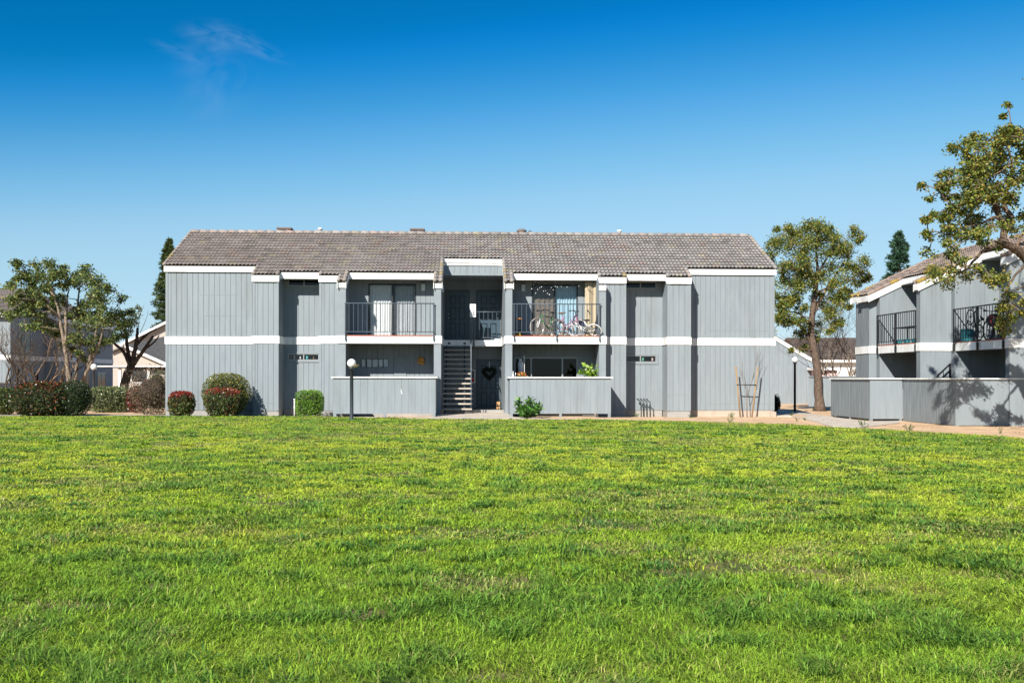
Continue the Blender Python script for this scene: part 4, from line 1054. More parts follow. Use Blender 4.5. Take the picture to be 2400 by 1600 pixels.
for x, y, q in ((.27,.78,.42),(.63,.78,.42),(.27,.42,.8),(.63,.42,.8)):
    f = MB(); f.tube([(x,y,3.50),(x,q,3.08)], .015, 6); f.part('leg', MT['grill'], ch)
f = MB(); random.seed(4)
for k in range(6): f.lathe([(0,0),(.09,0),(.11,.18),(.10,.18),(.08,.02)], (.3+.1*(k%2), 1.0+.33*k, 3.09), 10)
f.top('flower_pot', MT['teal'], 'row of small teal pots along the left balcony floor of the right building', 'pots', B, (.3,1.0,3.09))
MT['bikeblack'] = plain('black_bike_paint', (.015,.015,.017), .35)
e = bicycle('black bicycle tipped up on its rear wheel behind the right balcony railing', B, (1.45,-1.15,3.10+.02), PI/2+.1, 'bikeblack', 'bikeblack', tyre='tyre', rim='darkmetal')
e.rotation_euler = (Matrix.Rotation(B.a+PI/2, 3, 'Z') @ Matrix.Rotation(-.75, 3, 'Y')).to_euler(); e.location = B.pt((1.40,-.95,3.45)); e.scale = (.8,)*3
bicycle('dark red bicycle parked against the right balcony railing under the leaves', B, (1.42,-2.5,3.10), PI/2, 'bikered', 'bikeblack', tyre='tyre', rim='darkmetal')
f = MB(); f.box(1.3,1.6,-.62,-.36,3.10,3.50); f.box(1.28,1.62,-.64,-.34,3.50,3.54); f.top('storage_bin', MT['teal'], 'teal storage bin in the far corner of the right balcony', 'bin', B, (1.3,-.6,3.1))
gr = thing('kettle_grill', 'black kettle grill among the bicycles on the right balcony', 'grill', B, (1.75,-1.75,3.1))
f = MB(); f.ball((1.75,-1.75,3.78), .27, 14, 9, (1,1,.85)); f.part('bowl', MT['grill'], gr)
for k in range(3):
    f = MB(); a = 2*PI*k/3; f.tube([(1.75+.15*math.cos(a),-1.75+.15*math.sin(a),3.6),(1.75+.27*math.cos(a),-1.75+.27*math.sin(a),3.08)], .014, 6); f.part('leg', MT['grill'], gr)
f = MB(); f.box(1.32,1.62,-3.42,-3.0,3.10,3.34); f.top('crate', MT['red'], 'red plastic crate at the near end of the right balcony', 'crate', B, (1.32,-3.4,3.1))

# ================================================================ BUILDING ON THE LEFT (behind the trees)
LF = Frame(-26.95, 55.0, .05, -.35)
lb = thing('apartment_building', 'grey two-storey apartment building with white bands behind the trees at the far left', 'building', LF, (0,0,0))
def rect_wall(p0, p1, z0, z1, z1b=None, m='siding', par=None, board=.22):
    w = MB(); w.siding(p0, p1, z0, z1, board, z1b=z1b); return w.part('wall', MT[m], par or lb)
for z0, z1 in ((0,2.8),(3.06,5.3)):
    rect_wall((-14,0),(0,0),z0,z1); rect_wall((0,0),(0,4.6),z0,z1); rect_wall((0,4.6),(.75,4.6),z0,z1+.1); rect_wall((.75,4.6),(.75,14),z0,z1+.05); rect_wall((.75,14),(-8,14),z0,z1)
    rect_wall((-14,7),(-14,0),z0,z1)
w = MB(); w.siding((-8,4.61),(.2,4.61),5.2,8.6,.22,z1b=5.5); w.part('wall', MT['siding'], lb)
for a, b, c, d in ((-14,.03,-.03,0),(0,.03,.0,4.57),(0,.78,4.57,4.6),(.75,.78,4.6,14)):
    f = MB(); f.box(a,b,c,d,2.8,3.06); f.part('trim_band', MT['white'], lb)
mb = MB()
tile_rows(mb, [(-14,.25,-1)], lambda a, q: (a, q*RW, 5.42+.45*q*RW), 10.5, sub=5, tint=lambda a,r,j,k: tuple(x*.8 for x in tile_tint(1,r,j,k)), seed=5)
mb.prism([(-14,3.15,6.85),(.25,3.15,6.85),(.25,6.5,5.4),(-14,6.5,5.4)], (0,0,-.06), (.22,.2,.19))
mb.prism([(-14,-.28,5.27),(.25,-.28,5.27),(.25,3.15,6.82),(-14,3.15,6.82)], (0,0,-.03), (.05,.045,.04))
ZL = lambda w: 5.72-.46*w
tile_rows(mb, [(4.4,14.2,0)], lambda a, q: (1.0-q*RW, a, ZL(1.0-q*RW)), 13, sub=5, tint=lambda a,r,j,k: tuple(x*.8 for x in tile_tint(1,r,j,k)), seed=6)
mb.prism([(1.0,4.4,ZL(1)-.02),(1.0,14.2,ZL(1)-.02),(-2.94,14.2,ZL(-2.94)-.02),(-2.94,4.4,ZL(-2.94)-.02)], (0,0,-.03), (.05,.045,.04))
mb.prism([(-2.94,4.4,ZL(-2.94)),(-2.94,14.2,ZL(-2.94)),(-8,14.2,5.2),(-8,4.4,5.2)], (0,0,-.06), (.22,.2,.19))
mb.part('roof', MT['tile'], lb)
f = MB(); f.box(-14,.25,-.34,-.31,5.08,5.30); f.part('fascia', MT['white'], lb)
f = MB(); f.prism([(1.02,4.36,ZL(1.0)-.0),(-2.94,4.36,ZL(-2.94)-.0),(-2.94,4.36,ZL(-2.94)-.25),(1.02,4.36,ZL(1.0)-.25)], (0,.03,0)); f.part('rake_board', MT['white'], lb)
f = MB(); f.box(1.0,1.03,4.4,14.2,ZL(1)-.24,ZL(1)-.0); f.part('fascia', MT['white'], lb)
for v0, v1, z0, z1, w0 in ((1.0,2.6,3.3,4.9,0),(.8,2.0,.4,2.3,0),(2.9,3.7,.2,2.2,0),(6.0,7.4,3.5,4.7,.75),(9.4,11.0,3.4,4.7,.75),(6.0,7.2,.5,2.2,.75),(8.6,9.6,.1,2.2,.75),(11.0,12.6,.5,2.2,.75)):
    f = MB(); f.box(w0-.02,w0+.03,v0,v1,z0,z0+.06); f.box(w0-.02,w0+.03,v0,v1,z1-.06,z1); f.box(w0-.02,w0+.03,v0,v0+.06,z0+.06,z1-.06); f.box(w0-.02,w0+.03,v1-.06,v1,z0+.06,z1-.06); f.box(w0-.02,w0+.025,(v0+v1)/2-.03,(v0+v1)/2+.03,z0+.06,z1-.06)
    wn = f.part('window', MT['frame'], lb); p = MB(); p.box(w0-.0,w0+.012,v0+.05,v1-.05,z0+.05,z1-.05); p.part('pane', MT['darkpane'], wn)
MT['skydoor'] = plain('pale_blue_door_paint', (.22,.34,.42), .6)
d_ = MB(); d_.box(0.0,.05,2.0,2.8,.1,2.15); d_.part('door', MT['skydoor'], lb)
patio_fence('grey board fence with a pale cap behind the hedges at the far left', LF, [(-6,-4.5),(.6,-4.5),(.6,-.1)], .25, 1.55, .2)

# ================================================================ FARTHER BUILDINGS
def quad_slab(P, th, name, m, par):
    f = MB(); f.prism(P, (0,0,-th)); return f.part(name, MT[m], par)
hs = thing('house', 'beige gabled house with dark roof behind the carport on the left', 'house', W, (-34,93,0))
f = MB(); p = lambda x, y, Y: tp(x, y, Y)
a = p(262,800,108); b_ = p(300,806,108); c = p(415,748,108); d = p(520,800,108)
f.prism([(a[0],108,0),(d[0],108,0),(d[0],108,d[2]),(c[0],108,c[2]),(b_[0],108,b_[2]),(a[0],108,b_[2])], (0,9,0)); 
b2 = p(297,814,92); e2_ = p(420,868,92); f.prism([(b2[0]-1.2,92,0),(e2_[0],92,0),(e2_[0],92,e2_[2]),(b2[0],92,b2[2]),(b2[0]-1.2,92,b2[2]-.5)], (0,12,0)); f.part('wall', MT['beige'], hs)
f = MB(); 
f.prism([(c[0],107.4,c[2]+.05),(b_[0]-.6,107.4,b_[2]-.2),(b_[0]-.6,118,b_[2]-.2),(c[0],118,c[2]+.05)], (0,0,.12)); f.prism([(c[0]+.01,107.4,c[2]+.05),(d[0]+.5,107.4,d[2]-.2),(d[0]+.5,118,d[2]-.2),(c[0]+.01,118,c[2]+.05)], (0,0,.12))
f.prism([(b2[0],91.6,b2[2]+.04),(e2_[0]+.5,91.6,e2_[2]-.18),(e2_[0]+.5,107.9,e2_[2]+1.9),(b2[0],107.9,b2[2]+1.9)], (0,0,.12)); f.prism([(b2[0]-.01,91.6,b2[2]+.04),(b2[0]-1.6,91.6,b2[2]-.62),(b2[0]-1.6,107,b2[2]-.62),(b2[0]-.01,107,b2[2]+.04)], (0,0,.12)); f.part('roof', MT['darkroof'], hs)
f = MB(); f.prism([(c[0],107.3,c[2]+.20),(b_[0]-.6,107.3,b_[2]-.05),(b_[0]-.6,107.3,b_[2]-.32),(c[0],107.3,c[2]-.07)], (0,.06,0)); f.prism([(b2[0],91.5,b2[2]+.2),(e2_[0]+.5,91.5,e2_[2]-.02),(e2_[0]+.5,91.5,e2_[2]-.3),(b2[0],91.5,b2[2]-.08)], (0,.06,0)); f.part('rake_board', MT['white'], hs)
x0 = p(306,0,92)[0]; f = MB(); f.box(x0,x0+1.6,91.94,91.99,1.0,2.3); wn = f.part('window', MT['white'], hs); f = MB(); f.box(x0+.12,x0+1.48,91.91,91.94,1.12,2.2); f.part('pane', MT['darkpane'], wn)
cpt = thing('carport', 'flat-roofed carport with pale edge and thin posts between the trees and the long building', 'carport', W, (-23,60,0))
a, c = p(216,858,60), p(420,858,60)
f = MB(); f.box(a[0],c[0],60,66,a[2]-.10,a[2]-.02); f.part('roof', MT['darkroof'], cpt)
f = MB(); f.box(a[0]-.03,c[0],59.95,60,a[2]-.07,a[2]); f.part('fascia', MT['white'], cpt)
f = MB(); f.box(p(296,0,60)[0],c[0],60.3,60.5,a[2]-.5,a[2]-.1); f.part('beam', MT['bronze'], cpt)
for px in (277, 345, 410):
    f = MB(); x = p(px,0,60)[0]; f.box(x-.07,x+.07,60.2,60.34,0,a[2]-.1); f.part('post', MT['white'], cpt)
# garage with a sloping roofline
gd = thing('garage', 'grey garage with a sloping white roof edge behind the globe lamp on the right', 'garage', W, (17,67,-.15))
xr, zr = p(1912,0,67)[0], p(1912,855,67)[2]; xl = 13.8; zl = zr+(xr-xl)*.598
f = MB(); f.siding((xl,67),(xr,67),.0-.3,zl,.3,z1b=zr); f.siding((xr,67),(xr,74),.05,zr,.3); f.box(xl-3,xl,67.01,74,-.3,zl-.2); f.box(xl,xr-.1,73.9,74,.05,zr); f.part('wall', MT['siding'], gd)
f = MB(); f.prism([(xl-.2,66.94,zl+.16),(xr+.12,66.94,zr-.03),(xr+.12,66.94,zr+.24),(xl-.2,66.94,zl+.43)], (0,.05,0)); f.part('rake_board', MT['white'], gd)
f = MB(); tile_rows(f, [(66.95,74.2,0)], lambda a, q: (xr+.15-q*RW, a, zr+.22+.598*q*RW), 13, sub=4, tint=tintB, seed=17); f.prism([(xr+.12,66.99,zr+.2),(xl-.2,66.99,zl+.38),(xl-.2,74.1,zl+.38),(xr+.12,74.1,zr+.2)], (0,0,-.1), (.05,.045,.04)); f.part('roof', MT['tile'], gd)
fh = thing('house', 'distant low house with brown tiled roof and white wall behind the tan leafless shrub', 'house', W, (25,80,0))
a, c = p(1890,842,80), p(2100,842,80); r0, r1 = p(1930,786,86), p(2140,786,86)
f = MB(); tile_rows(f, [(a[0],c[0],0)], lambda s_, q: (s_, 80+q*RW, a[2]+.32*q*RW), 20, sub=4, tint=lambda A_,r,j,k: (.17*(.7+.5*j),.135*(.7+.5*j),.12*(.7+.5*j)), seed=19); f.prism([(a[0],80.05,a[2]-.02),(c[0],80.05,a[2]-.02),(c[0],86,a[2]+1.88),(a[0],86,a[2]+1.88)], (0,0,-.05), (.05,.04,.04)); f.prism([(a[0],86,a[2]+1.93),(c[0],86,a[2]+1.93),(c[0],92,a[2]),(a[0],92,a[2])], (0,0,-.05), (.2,.17,.15)); f.part('roof', MT['tile'], fh)
f = MB(); f.box(a[0]+.3,c[0]-.3,80.5,91,0,a[2]); f.part('wall', MT['white'], fh)
f = MB(); f.box(a[0],c[0],79.96,80.04,a[2]-.2,a[2]); f.part('fascia', MT['white'], fh)
MT['pinkwall'] = plain('pale_pink_paint', (.62,.42,.40), .8)
ps_ = thing('shed', 'low pale pink shed beyond the plain grey fence on the right', 'shed', W, (20,66,0))
a, c = p(1912,880,66), p(1962,866,66)
f = MB(); f.box(a[0],c[0],66,69,0,c[2]); f.part('wall', MT['pinkwall'], ps_); f = MB(); f.box(a[0]-.3,c[0]+.3,65.7,69.3,c[2]+.0,c[2]+.14); f.part('roof', MT['white'], ps_)
bf = [p(1900,0,52)[0], p(2040,0,52)[0]]
patio_fence('plain grey board fence behind the tree trunk on the right', W, [(bf[0],52.3),(bf[1],52)], .08, 1.58, 0., board=.3, posts=False, capm='greytrim')
# ================================================================ VEGETATION
def rdir(n):
    v = rng.standard_normal((n, 3)); return v/np.linalg.norm(v, axis=1)[:, None]
def leaves(P, size, col, updir=None, ratio=.55, droop=0.0, fold=True):
    """P (n,3) leaf bases, size (n,), col (n,3): rhombic leaf blades"""
    n = len(P); d = rdir(n); d[:, 2] = d[:, 2]*.8 - droop; d /= np.linalg.norm(d, axis=1)[:, None]
    if updir is not None:
        d = d + updir; d /= np.linalg.norm(d, axis=1)[:, None]
    r = rdir(n); sd = np.cross(d, r); sd /= np.maximum(np.linalg.norm(sd, axis=1), 1e-6)[:, None]; nn = np.cross(d, sd)
    s = size[:, None]
    V = np.empty((n, 4, 3), np.float32)
    V[:,0] = P; V[:,1] = P + d*s*.5 + sd*s*ratio*.5 + nn*s*.08; V[:,2] = P + d*s; V[:,3] = P + d*s*.5 - sd*s*ratio*.5 + nn*s*.08
    F = np.arange(n)[:, None]*4 + np.array([[0,1,2,3]])
    return V.reshape(-1,3), F, np.repeat(col, 4, 0)
def leafcols(n, pal, wts, jitter=.25):
    pal = np.array(pal); k = rng.choice(len(pal), n, p=np.array(wts)/sum(wts))
    return pal[k]*(1-jitter+2*jitter*rng.random(n))[:, None]
def curve(pts, k=4):
    "Catmull-Rom through the points"
    P = [Vector(p) for p in pts]; P = [P[0]*2-P[1]] + P + [P[-1]*2-P[-2]]; out = []
    for i in range(1, len(P)-2):
        for j in range(k):
            t = j/k; a, b, c, d = P[i-1], P[i], P[i+1], P[i+2]
            out.append(.5*((2*b)+(c-a)*t+(2*a-5*b+4*c-d)*t*t+(3*b-a-3*c+d)*t**3))
    out.append(P[-2]); return out
def tree(name, label, cat, Y, base, limbs, clumps, scale, pal, wts, leaf=.09, per=120, barkm='bark', dY=1.2, group=None, leafm='leaf', sprig=.8, seed=1, droop=.25, twigr=.010, extra=None, fill=1, filly=9e9):
    """limbs: list of (pixel polyline, r0, r1, [depth offsets]); clumps: (px, py, rpx)"""
    random.seed(seed); global rng; rng = np.random.default_rng(seed)
    m_per_px = Y/FPX
    e = thing(name, label, cat, W, base, group)
    tk = MB(); nodes = []
    for i, (pl, r0, r1, dz) in enumerate(limbs):
        n = len(pl); pts = []
        for k, (x, y) in enumerate(pl):
            dd = dz*k/max(1, n-1)
            p = tp(x, y, Y); pts.append((p[0], p[1]+dd, p[2]))
        if i == 0: pts[0] = (pts[0][0], pts[0][1], min(pts[0][2], base[2]-.05))
        c = curve(pts, 4); nn = len(c)
        c = [p + Vector((random.uniform(-1,1), random.uniform(-1,1), 0))*.02*(0 if k in (0, nn-1) else 1) for k, p in enumerate(c)]
        rr = [r0+(r1-r0)*(k/(nn-1)) for k in range(nn)]
        if i == 0: rr[0] *= 1.5; rr[1] *= 1.15
        tk.tube(c, rr, 9 if r0 > .06 else 6); nodes += list(zip(c, rr))
    tk.part('trunk', MT[barkm], e)
    br = MB(); Ps, Ss = [], []
    clumps = list(clumps) + [(x+random.uniform(-1.1,1.1)*r, y+random.uniform(-.9,1.1)*r, r*random.uniform(.6,.9)) for x, y, r in clumps for _ in range(fill) if y < filly and r > 8.5]
    cl = []
    for x, y, r in clumps:
        dd = random.uniform(-dY, dY); p = tp(x, y, Y); cl.append((Vector((p[0], p[1]+dd, p[2])), r*m_per_px))
    if extra: cl += [(Vector(p), r) for p, r in extra]
    nodes_up = [(p, r) for p, r in nodes if p.z > base[2]+1.0] or nodes
    for p, r in cl:
        q, qr = min(nodes_up, key=lambda a: (a[0]-p).length + max(0, a[0].z-p.z)*.8)
        mid = q.lerp(p, .5) + Vector((random.uniform(-.2,.2), random.uniform(-.2,.2), random.uniform(.0,.25)))*min(1,(p-q).length)
        pts = curve([q, mid, p], 4); br.tube(pts, [max(twigr, min(qr*.6, .035)*(1-k/len(pts)))+.004 for k in range(len(pts))], 5)
        nodes_up += [(a, .02) for a in pts[3:]]
        ns = max(5, int(10*sprig*(r/.45)**1.3))
        for s_ in range(ns):
            v = Vector(rdir(1)[0]); v.z = v.z*.85; c = p + v*r*random.uniform(.35, 1.05)
            if random.random() < .8: br.tube([p.lerp(c, .05), p.lerp(c, .6)+Vector((0,0,.04)), c], [twigr*.7, twigr*.5, twigr*.3], 4, cap=False)
            nl = int(per*random.uniform(.5, 1.3)/9); sr = r*random.uniform(.34, .66)
            o = rng.standard_normal((nl, 3))*np.array([sr, sr, sr*.75])*.78
            Ps.append(np.array(c)[None] + o)
    br.part('branches', MT['twig'] if barkm != 'barkpale' else MT['barkpale'], e)
    P = np.concatenate(Ps); n = len(P)
    V, F, C = leaves(P, leaf*(.65+.7*rng.random(n)), leafcols(n, pal, wts), droop=droop)
    np_part('crown', np_mesh(name+'_crown', V-np.array(base), F, MT[leafm], C), e)
    return e
def cpx(x0, y0, k, pts): return [(x0+a*k, y0+b*k, r*k) for a, b, r in pts]
def lpx(x0, y0, k, pts): return [(x0+a*k, y0+b*k) for a, b in pts]
OLIVE = [(.12,.18,.032),(.22,.24,.042),(.28,.205,.038),(.055,.09,.022),(.38,.33,.07)]
# ---- tree by the garage
q = (1780, 480, .3444)
cr = [(410,130,45),(330,170,70),(230,200,70),(160,165,35),(90,250,50),(150,300,70),(260,290,80),(370,250,80),(480,210,70),(570,190,50),(620,230,45),(620,300,50),(540,300,70),(440,340,70),(330,380,70),(220,400,70),(130,420,60),(120,520,60),(180,560,60),(250,540,50),(480,430,70),(580,400,70),(650,400,40),(560,490,60),(640,500,50),(690,520,35),(480,540,50),(620,580,40),(130,650,50),(210,640,50),(290,700,40),(120,750,50),(180,800,50),(250,790,40),(170,985,16),(480,650,50),(540,700,40),(450,720,50),(120,860,30),(300,850,35),(70,330,45),(90,600,45),(400,190,60),(300,470,60),(400,480,50),(520,140,30),(330,560,55),(420,620,45),(450,820,40),(330,960,35),(270,880,35),(110,700,45),(240,620,45),(500,620,40),(420,900,35),(560,620,40),(150,755,48),(240,800,42),(480,765,42),(540,800,36),(430,850,32),(200,690,45),(330,790,35),(100,780,36)]
Yt = 52.0; bX = (1922-CX)/FPX*Yt
tree('broadleaf_tree', 'tall leafy olive-green tree with a stout trunk between the garage and the grey fence', 'tree', Yt, (bX, Yt, -.12),
  [(lpx(*q, [(412,1395),(400,1240),(388,1080),(365,960),(350,860),(358,740),(378,600),(382,520)]), .235, .12, 0),
   (lpx(*q, [(358,960),(300,860),(240,800),(150,770),(105,640)]), .10, .03, -.8), (lpx(*q, [(355,760),(420,640),(500,520),(590,400)]), .11, .03, .6),
   (lpx(*q, [(380,540),(400,430),(395,330),(400,220)]), .10, .02, .4), (lpx(*q, [(378,530),(310,460),(230,440),(125,425)]), .09, .02, -.5),
   (lpx(*q, [(352,820),(280,730),(160,715)]), .06, .015, 1.0), (lpx(*q, [(370,600),(460,560),(560,520),(650,500)]), .06, .015, -.9), (lpx(*q, [(385,480),(480,350),(560,230)]), .07, .015, .9), (lpx(*q, [(370,500),(290,350),(240,240)]), .06, .015, .9)],
  cpx(*q, cr), 1, OLIVE, (4,4,2,3,1), leaf=.105, per=600, seed=3, dY=1.6, filly=745)
# ---- big tree on the far right, trunk just outside the picture
q = (2100, 150, .351); Yt = 28.0
cr = [(560,470,50),(520,560,55),(600,560,60),(640,500,40),(480,640,60),(580,680,70),(680,600,60),(720,550,40),(380,660,30),(420,740,60),(350,810,50),(450,830,70),(540,800,70),(640,780,70),(700,700,60),(790,500,50),(830,440,50),(840,560,50),(780,620,50),(810,700,50),(740,770,60),(400,900,50),(360,960,40),(480,930,60),(580,920,60),(680,880,50),(270,760,30),(230,1020,25),(290,1000,20),(370,1040,55),(440,1010,50),(540,1030,60),(610,1000,50),(330,1120,50),(420,1120,60),(260,1110,30),(520,1120,50),(300,1220,50),(360,1240,50),(240,1220,25),(430,1190,50),(620,1130,50),(200,1420,45),(270,1350,40),(330,1400,50),(430,1370,40),(420,1450,50),(480,1410,50),(520,1470,45),(580,1440,40),(850,110,22),(852,165,20),(852,215,22),(850,270,20),(830,1100,50),(790,1130,40),(555,1200,35)]
cl = cpx(*q, cr) + [(1940+a*.306, 540+b*.306, r*.306) for a, b, r in [(1330,490,70),(1300,570,50),(1395,480,40),(1390,690,55),(1450,740,60),(1480,650,30),(1340,640,30),(1215,330,50),(1120,400,40),(1420,590,25),(1490,540,30)]] + [(2100+a*.351, 150+b*.351, r*.351) for a, b, r in [(500,500,45),(545,620,60),(600,500,45),(660,640,60),(700,640,60),(620,720,60),(520,720,60),(470,780,55),(560,860,60),(640,830,60),(700,830,60),(760,840,50),(800,900,50),(830,820,50),(760,930,40),(480,870,60),(420,950,55),(470,1060,50),(380,1180,50),(450,1130,60),(340,1070,50),(560,1100,50),(620,1080,50),(830,640,50),(850,500,50),(770,700,50),(730,480,40),(440,700,50),(380,780,45),(300,1300,40),(240,1400,40),(380,1330,40),(840,1180,50),(850,1000,45)]]
random.seed(21)
ex = []
for k in range(26):
    a = random.random()*2*PI; r = 2.6*random.random()**.5
    ex.append(((17.6+r*math.cos(a), 27.6+r*math.sin(a)*.9, 5.6+4.6*random.random()), .35+.25*random.random()))
tree('broadleaf_tree', 'large tree with twisting brown limbs reaching in from the far right over the right building', 'tree', Yt, (15.1, 27.7, 0),
  [([(2494,1015),(2480,880),(2462,760),(2440,680)], .27, .20, 0), 
   (lpx(*q, [(968,1510),(905,1380),(855,1300),(790,1245),(660,1205)]), .17, .07, -.4), (lpx(*q, [(968,1510),(915,1360),(860,1270),(790,1215),(735,1180),(738,1090),(705,980),(655,870),(600,760),(560,640)]), .16, .03, .3),
   (lpx(*q, [(738,1100),(782,1020),(745,950),(762,850),(808,750),(818,620),(800,520)]), .09, .02, .5), (lpx(*q, [(725,1070),(690,1040),(620,1030),(520,1080),(400,1100)]), .07, .015, -.5),
   (lpx(*q, [(700,960),(600,880),(480,850),(380,830)]), .05, .012, .7), (lpx(*q, [(330,900),(290,850),(270,790),(230,770)]), .02, .008, 0),
   (lpx(*q, [(940,1440),(1040,1150),(1100,900),(1080,700)]), .15, .03, .8), (lpx(*q, [(940,1440),(1120,1250),(1250,1000)]), .12, .03, -.8), (lpx(*q, [(660,1205),(560,1260),(430,1380),(330,1400)]), .06, .012, -.3), (lpx(*q, [(870,1340),(800,1390),(740,1480),(700,1560),(740,1640)]), .04, .012, -.2)],
  cl, 1, OLIVE, (4,4,2,3,2), leaf=.086, per=350, seed=5, dY=1.3, filly=520, extra=ex, twigr=.012)
# ---- trees on the left
q = (0, 540, .2933); Yt = 47.0
LV = [(.11,.165,.044),(.20,.24,.06),(.06,.10,.034),(.33,.33,.10),(.13,.18,.09)]
c1 = [(220,330,60),(320,290,60),(400,290,50),(160,380,40),(280,380,60),(380,380,60),(460,350,50),(130,470,45),(230,470,50),(330,460,50),(440,450,50),(150,560,60),(240,560,50),(120,640,50),(180,660,40),(330,560,50),(300,680,50),(330,740,50),(290,780,40),(420,560,40)]
tree('broadleaf_tree', 'leafy tree with one slim pale trunk nearest the far left building', 'tree', Yt, (tp(160,0,Yt)[0], Yt, 0),
  [(lpx(*q, [(575,1420),(560,1260),(540,1100),(520,950),(495,800),(470,660),(430,520),(380,400)]), .13, .035, 0), (lpx(*q, [(522,920),(510,740),(505,600),(510,480)]), .09, .03, .5), (lpx(*q, [(480,700),(380,600),(260,560),(160,560)]), .06, .015, -.6), (lpx(*q, [(440,540),(330,430),(240,360)]), .05, .015, .5)],
  cpx(*q, c1), 1, LV, (4,4,3,2,1), leaf=.12, per=380, barkm='barkpale', seed=7, dY=1.3, fill=2)
c2 = [(540,350,50),(590,310,40),(620,370,60),(700,350,50),(770,400,50),(600,450,60),(700,440,60),(800,470,60),(880,480,50),(930,470,25),(660,540,60),(760,550,60),(860,570,60),(540,560,40),(620,640,50),(720,650,60),(820,660,70),(900,650,50),(690,760,60),(780,760,60),(870,750,60),(930,760,50),(640,870,40),(720,880,50),(800,860,50),(880,860,40),(680,960,30),(640,1020,35),(600,870,35),(440,900,40),(430,800,40),(960,680,40),(740,960,25),(560,680,40)]
tree('broadleaf_tree', 'wide leafy tree with several forking pale stems behind the dark red-leaved hedge', 'tree', Yt+1, (tp(185,0,Yt+1)[0], Yt+1, 0),
  [(lpx(*q, [(595,1420),(600,1250),(620,1070),(640,900),(632,720),(622,560),(640,450)]), .10, .03, 0), (lpx(*q, [(650,1420),(660,1230),(720,1110),(780,980),(830,870),(860,740)]), .11, .03, -.4), (lpx(*q, [(672,1200),(690,1080),(720,960),(740,820),(760,640)]), .10, .03, .5), (lpx(*q, [(630,700),(700,560),(790,470)]), .05, .015, .4)],
  cpx(*q, c2), 1, LV, (4,3,4,2,1), leaf=.12, per=380, barkm='barkpale', seed=8, dY=1.5, fill=1)
c3 = [(1000,650,40),(970,720,50),(1020,740,50),(960,800,50),(1070,680,40),(1080,760,40),(1080,620,25),(1000,850,35),(930,860,30),(1050,800,30)]
tree('pruned_tree', 'sparse dark tree with thick lopped branches beside the carport', 'tree', 51, (tp(288,0,51)[0], 51, 0),
  [(lpx(*q, [(970,1440),(990,1270),(1020,1150),(1050,1080)]), .24, .19, 0), (lpx(*q, [(1045,1090),(1000,980),(930,905)]), .11, .06, -.3), (lpx(*q, [(1045,1090),(1010,910),(990,800),(975,690)]), .11, .03, .3), (lpx(*q, [(1055,1085),(1080,950),(1092,870),(1100,780)]), .13, .06, 0), (lpx(*q, [(1065,1080),(1160,950),(1235,850)]), .11, .06, -.2), (lpx(*q, [(1085,920),(1160,840),(1240,785)]), .08, .035, .2), (lpx(*q, [(1150,960),(1220,900),(1260,840)]), .06, .03, .2), (lpx(*q, [(1098,800),(1120,680),(1150,600)]), .02, .006, 0), (lpx(*q, [(1120,820),(1165,700),(1170,640)]), .015, .005, .2)],
  cpx(*q, c3), 1, LV, (4,3,4,1,1), leaf=.115, per=150, barkm='barkdark', seed=9, dY=.6)
# ---- bare deciduous shrubs
def bare(name, label, cat, base, h, stems, seed, m='twig', depth=5, spread=.5, r0=.05, group=None, cut=False, curl=.22):
    random.seed(seed); e = thing(name, label, cat, W, base, group); mb = MB(); tw = MB()
    def grow(p, d, ln, r, k):
        pts = [p]; q = Vector(p); dd = Vector(d)
        for i in range(4):
            dd = (dd + Vector((random.uniform(-1,1), random.uniform(-1,1), random.uniform(-.3,.7)))*curl).normalized(); q = q + dd*ln/4; pts.append(q.copy())
        (mb if k > depth-2 else tw).tube(pts, [r*(1-.14*i) for i in range(5)], 6 if r > .02 else 4, cap=False)
        if k <= 1: return
        for j in range(random.choice((2,2,3))):
            nd = (dd + Vector((random.uniform(-1,1), random.uniform(-1,1), random.uniform(-.1,.8)))*spread*1.5).normalized()
            s0 = pts[random.choice((2,3,4))] if j else pts[-1]
            grow(s0, nd, ln*random.uniform(.62,.85), r*.58, k-1)
    for s in range(stems):
        a = 2*PI*s/stems+random.random(); grow(Vector(base)+Vector((.08*math.cos(a), .08*math.sin(a), -.05)), Vector((math.cos(a)*.35*(stems > 1), math.sin(a)*.35*(stems > 1), 1)).normalized(), h*.38, r0, depth)
    mb.part('trunk', MT[m], e); tw.part('twigs', MT[m], e); return e
bare('bare_tree', 'leafless dark many-stemmed small tree nearest the left picture edge', 'tree', tp(38,960,47)[:2]+(0,), 3.4, 4, 31, 'barkdark', 6, .8, .075)
bare('bare_tree', 'leafless brown many-stemmed small tree before the shaded left building', 'tree', tp(88,960,50)[:2]+(0,), 4.4, 4, 36, 'twig', 6, .8, .085)
bare('bare_tree', 'leafless small dark tree between the two leafy trees on the left', 'tree', tp(126,960,46)[:2]+(0,), 3.6, 3, 33, 'barkdark', 6, .8, .075)
bare('bare_tree', 'leafless tan many-stemmed shrub behind the fence right of the broad tree', 'tree', tp(1962,960,53)[:2]+(0,), 4.9, 6, 34, 'barkpale', 6, r0=.06)
bare('bare_tree', 'leafless brown twiggy small tree beside the right building end', 'tree', tp(1990,960,58)[:2]+(0,), 5.4, 4, 35, 'twig', 6, r0=.05)
bare('sapling', 'bare brown sapling tied between two wooden stakes', 'sapling', gp(1748, 977), 2.3, 1, 37, 'twig', 5, .22, .022, curl=.02)
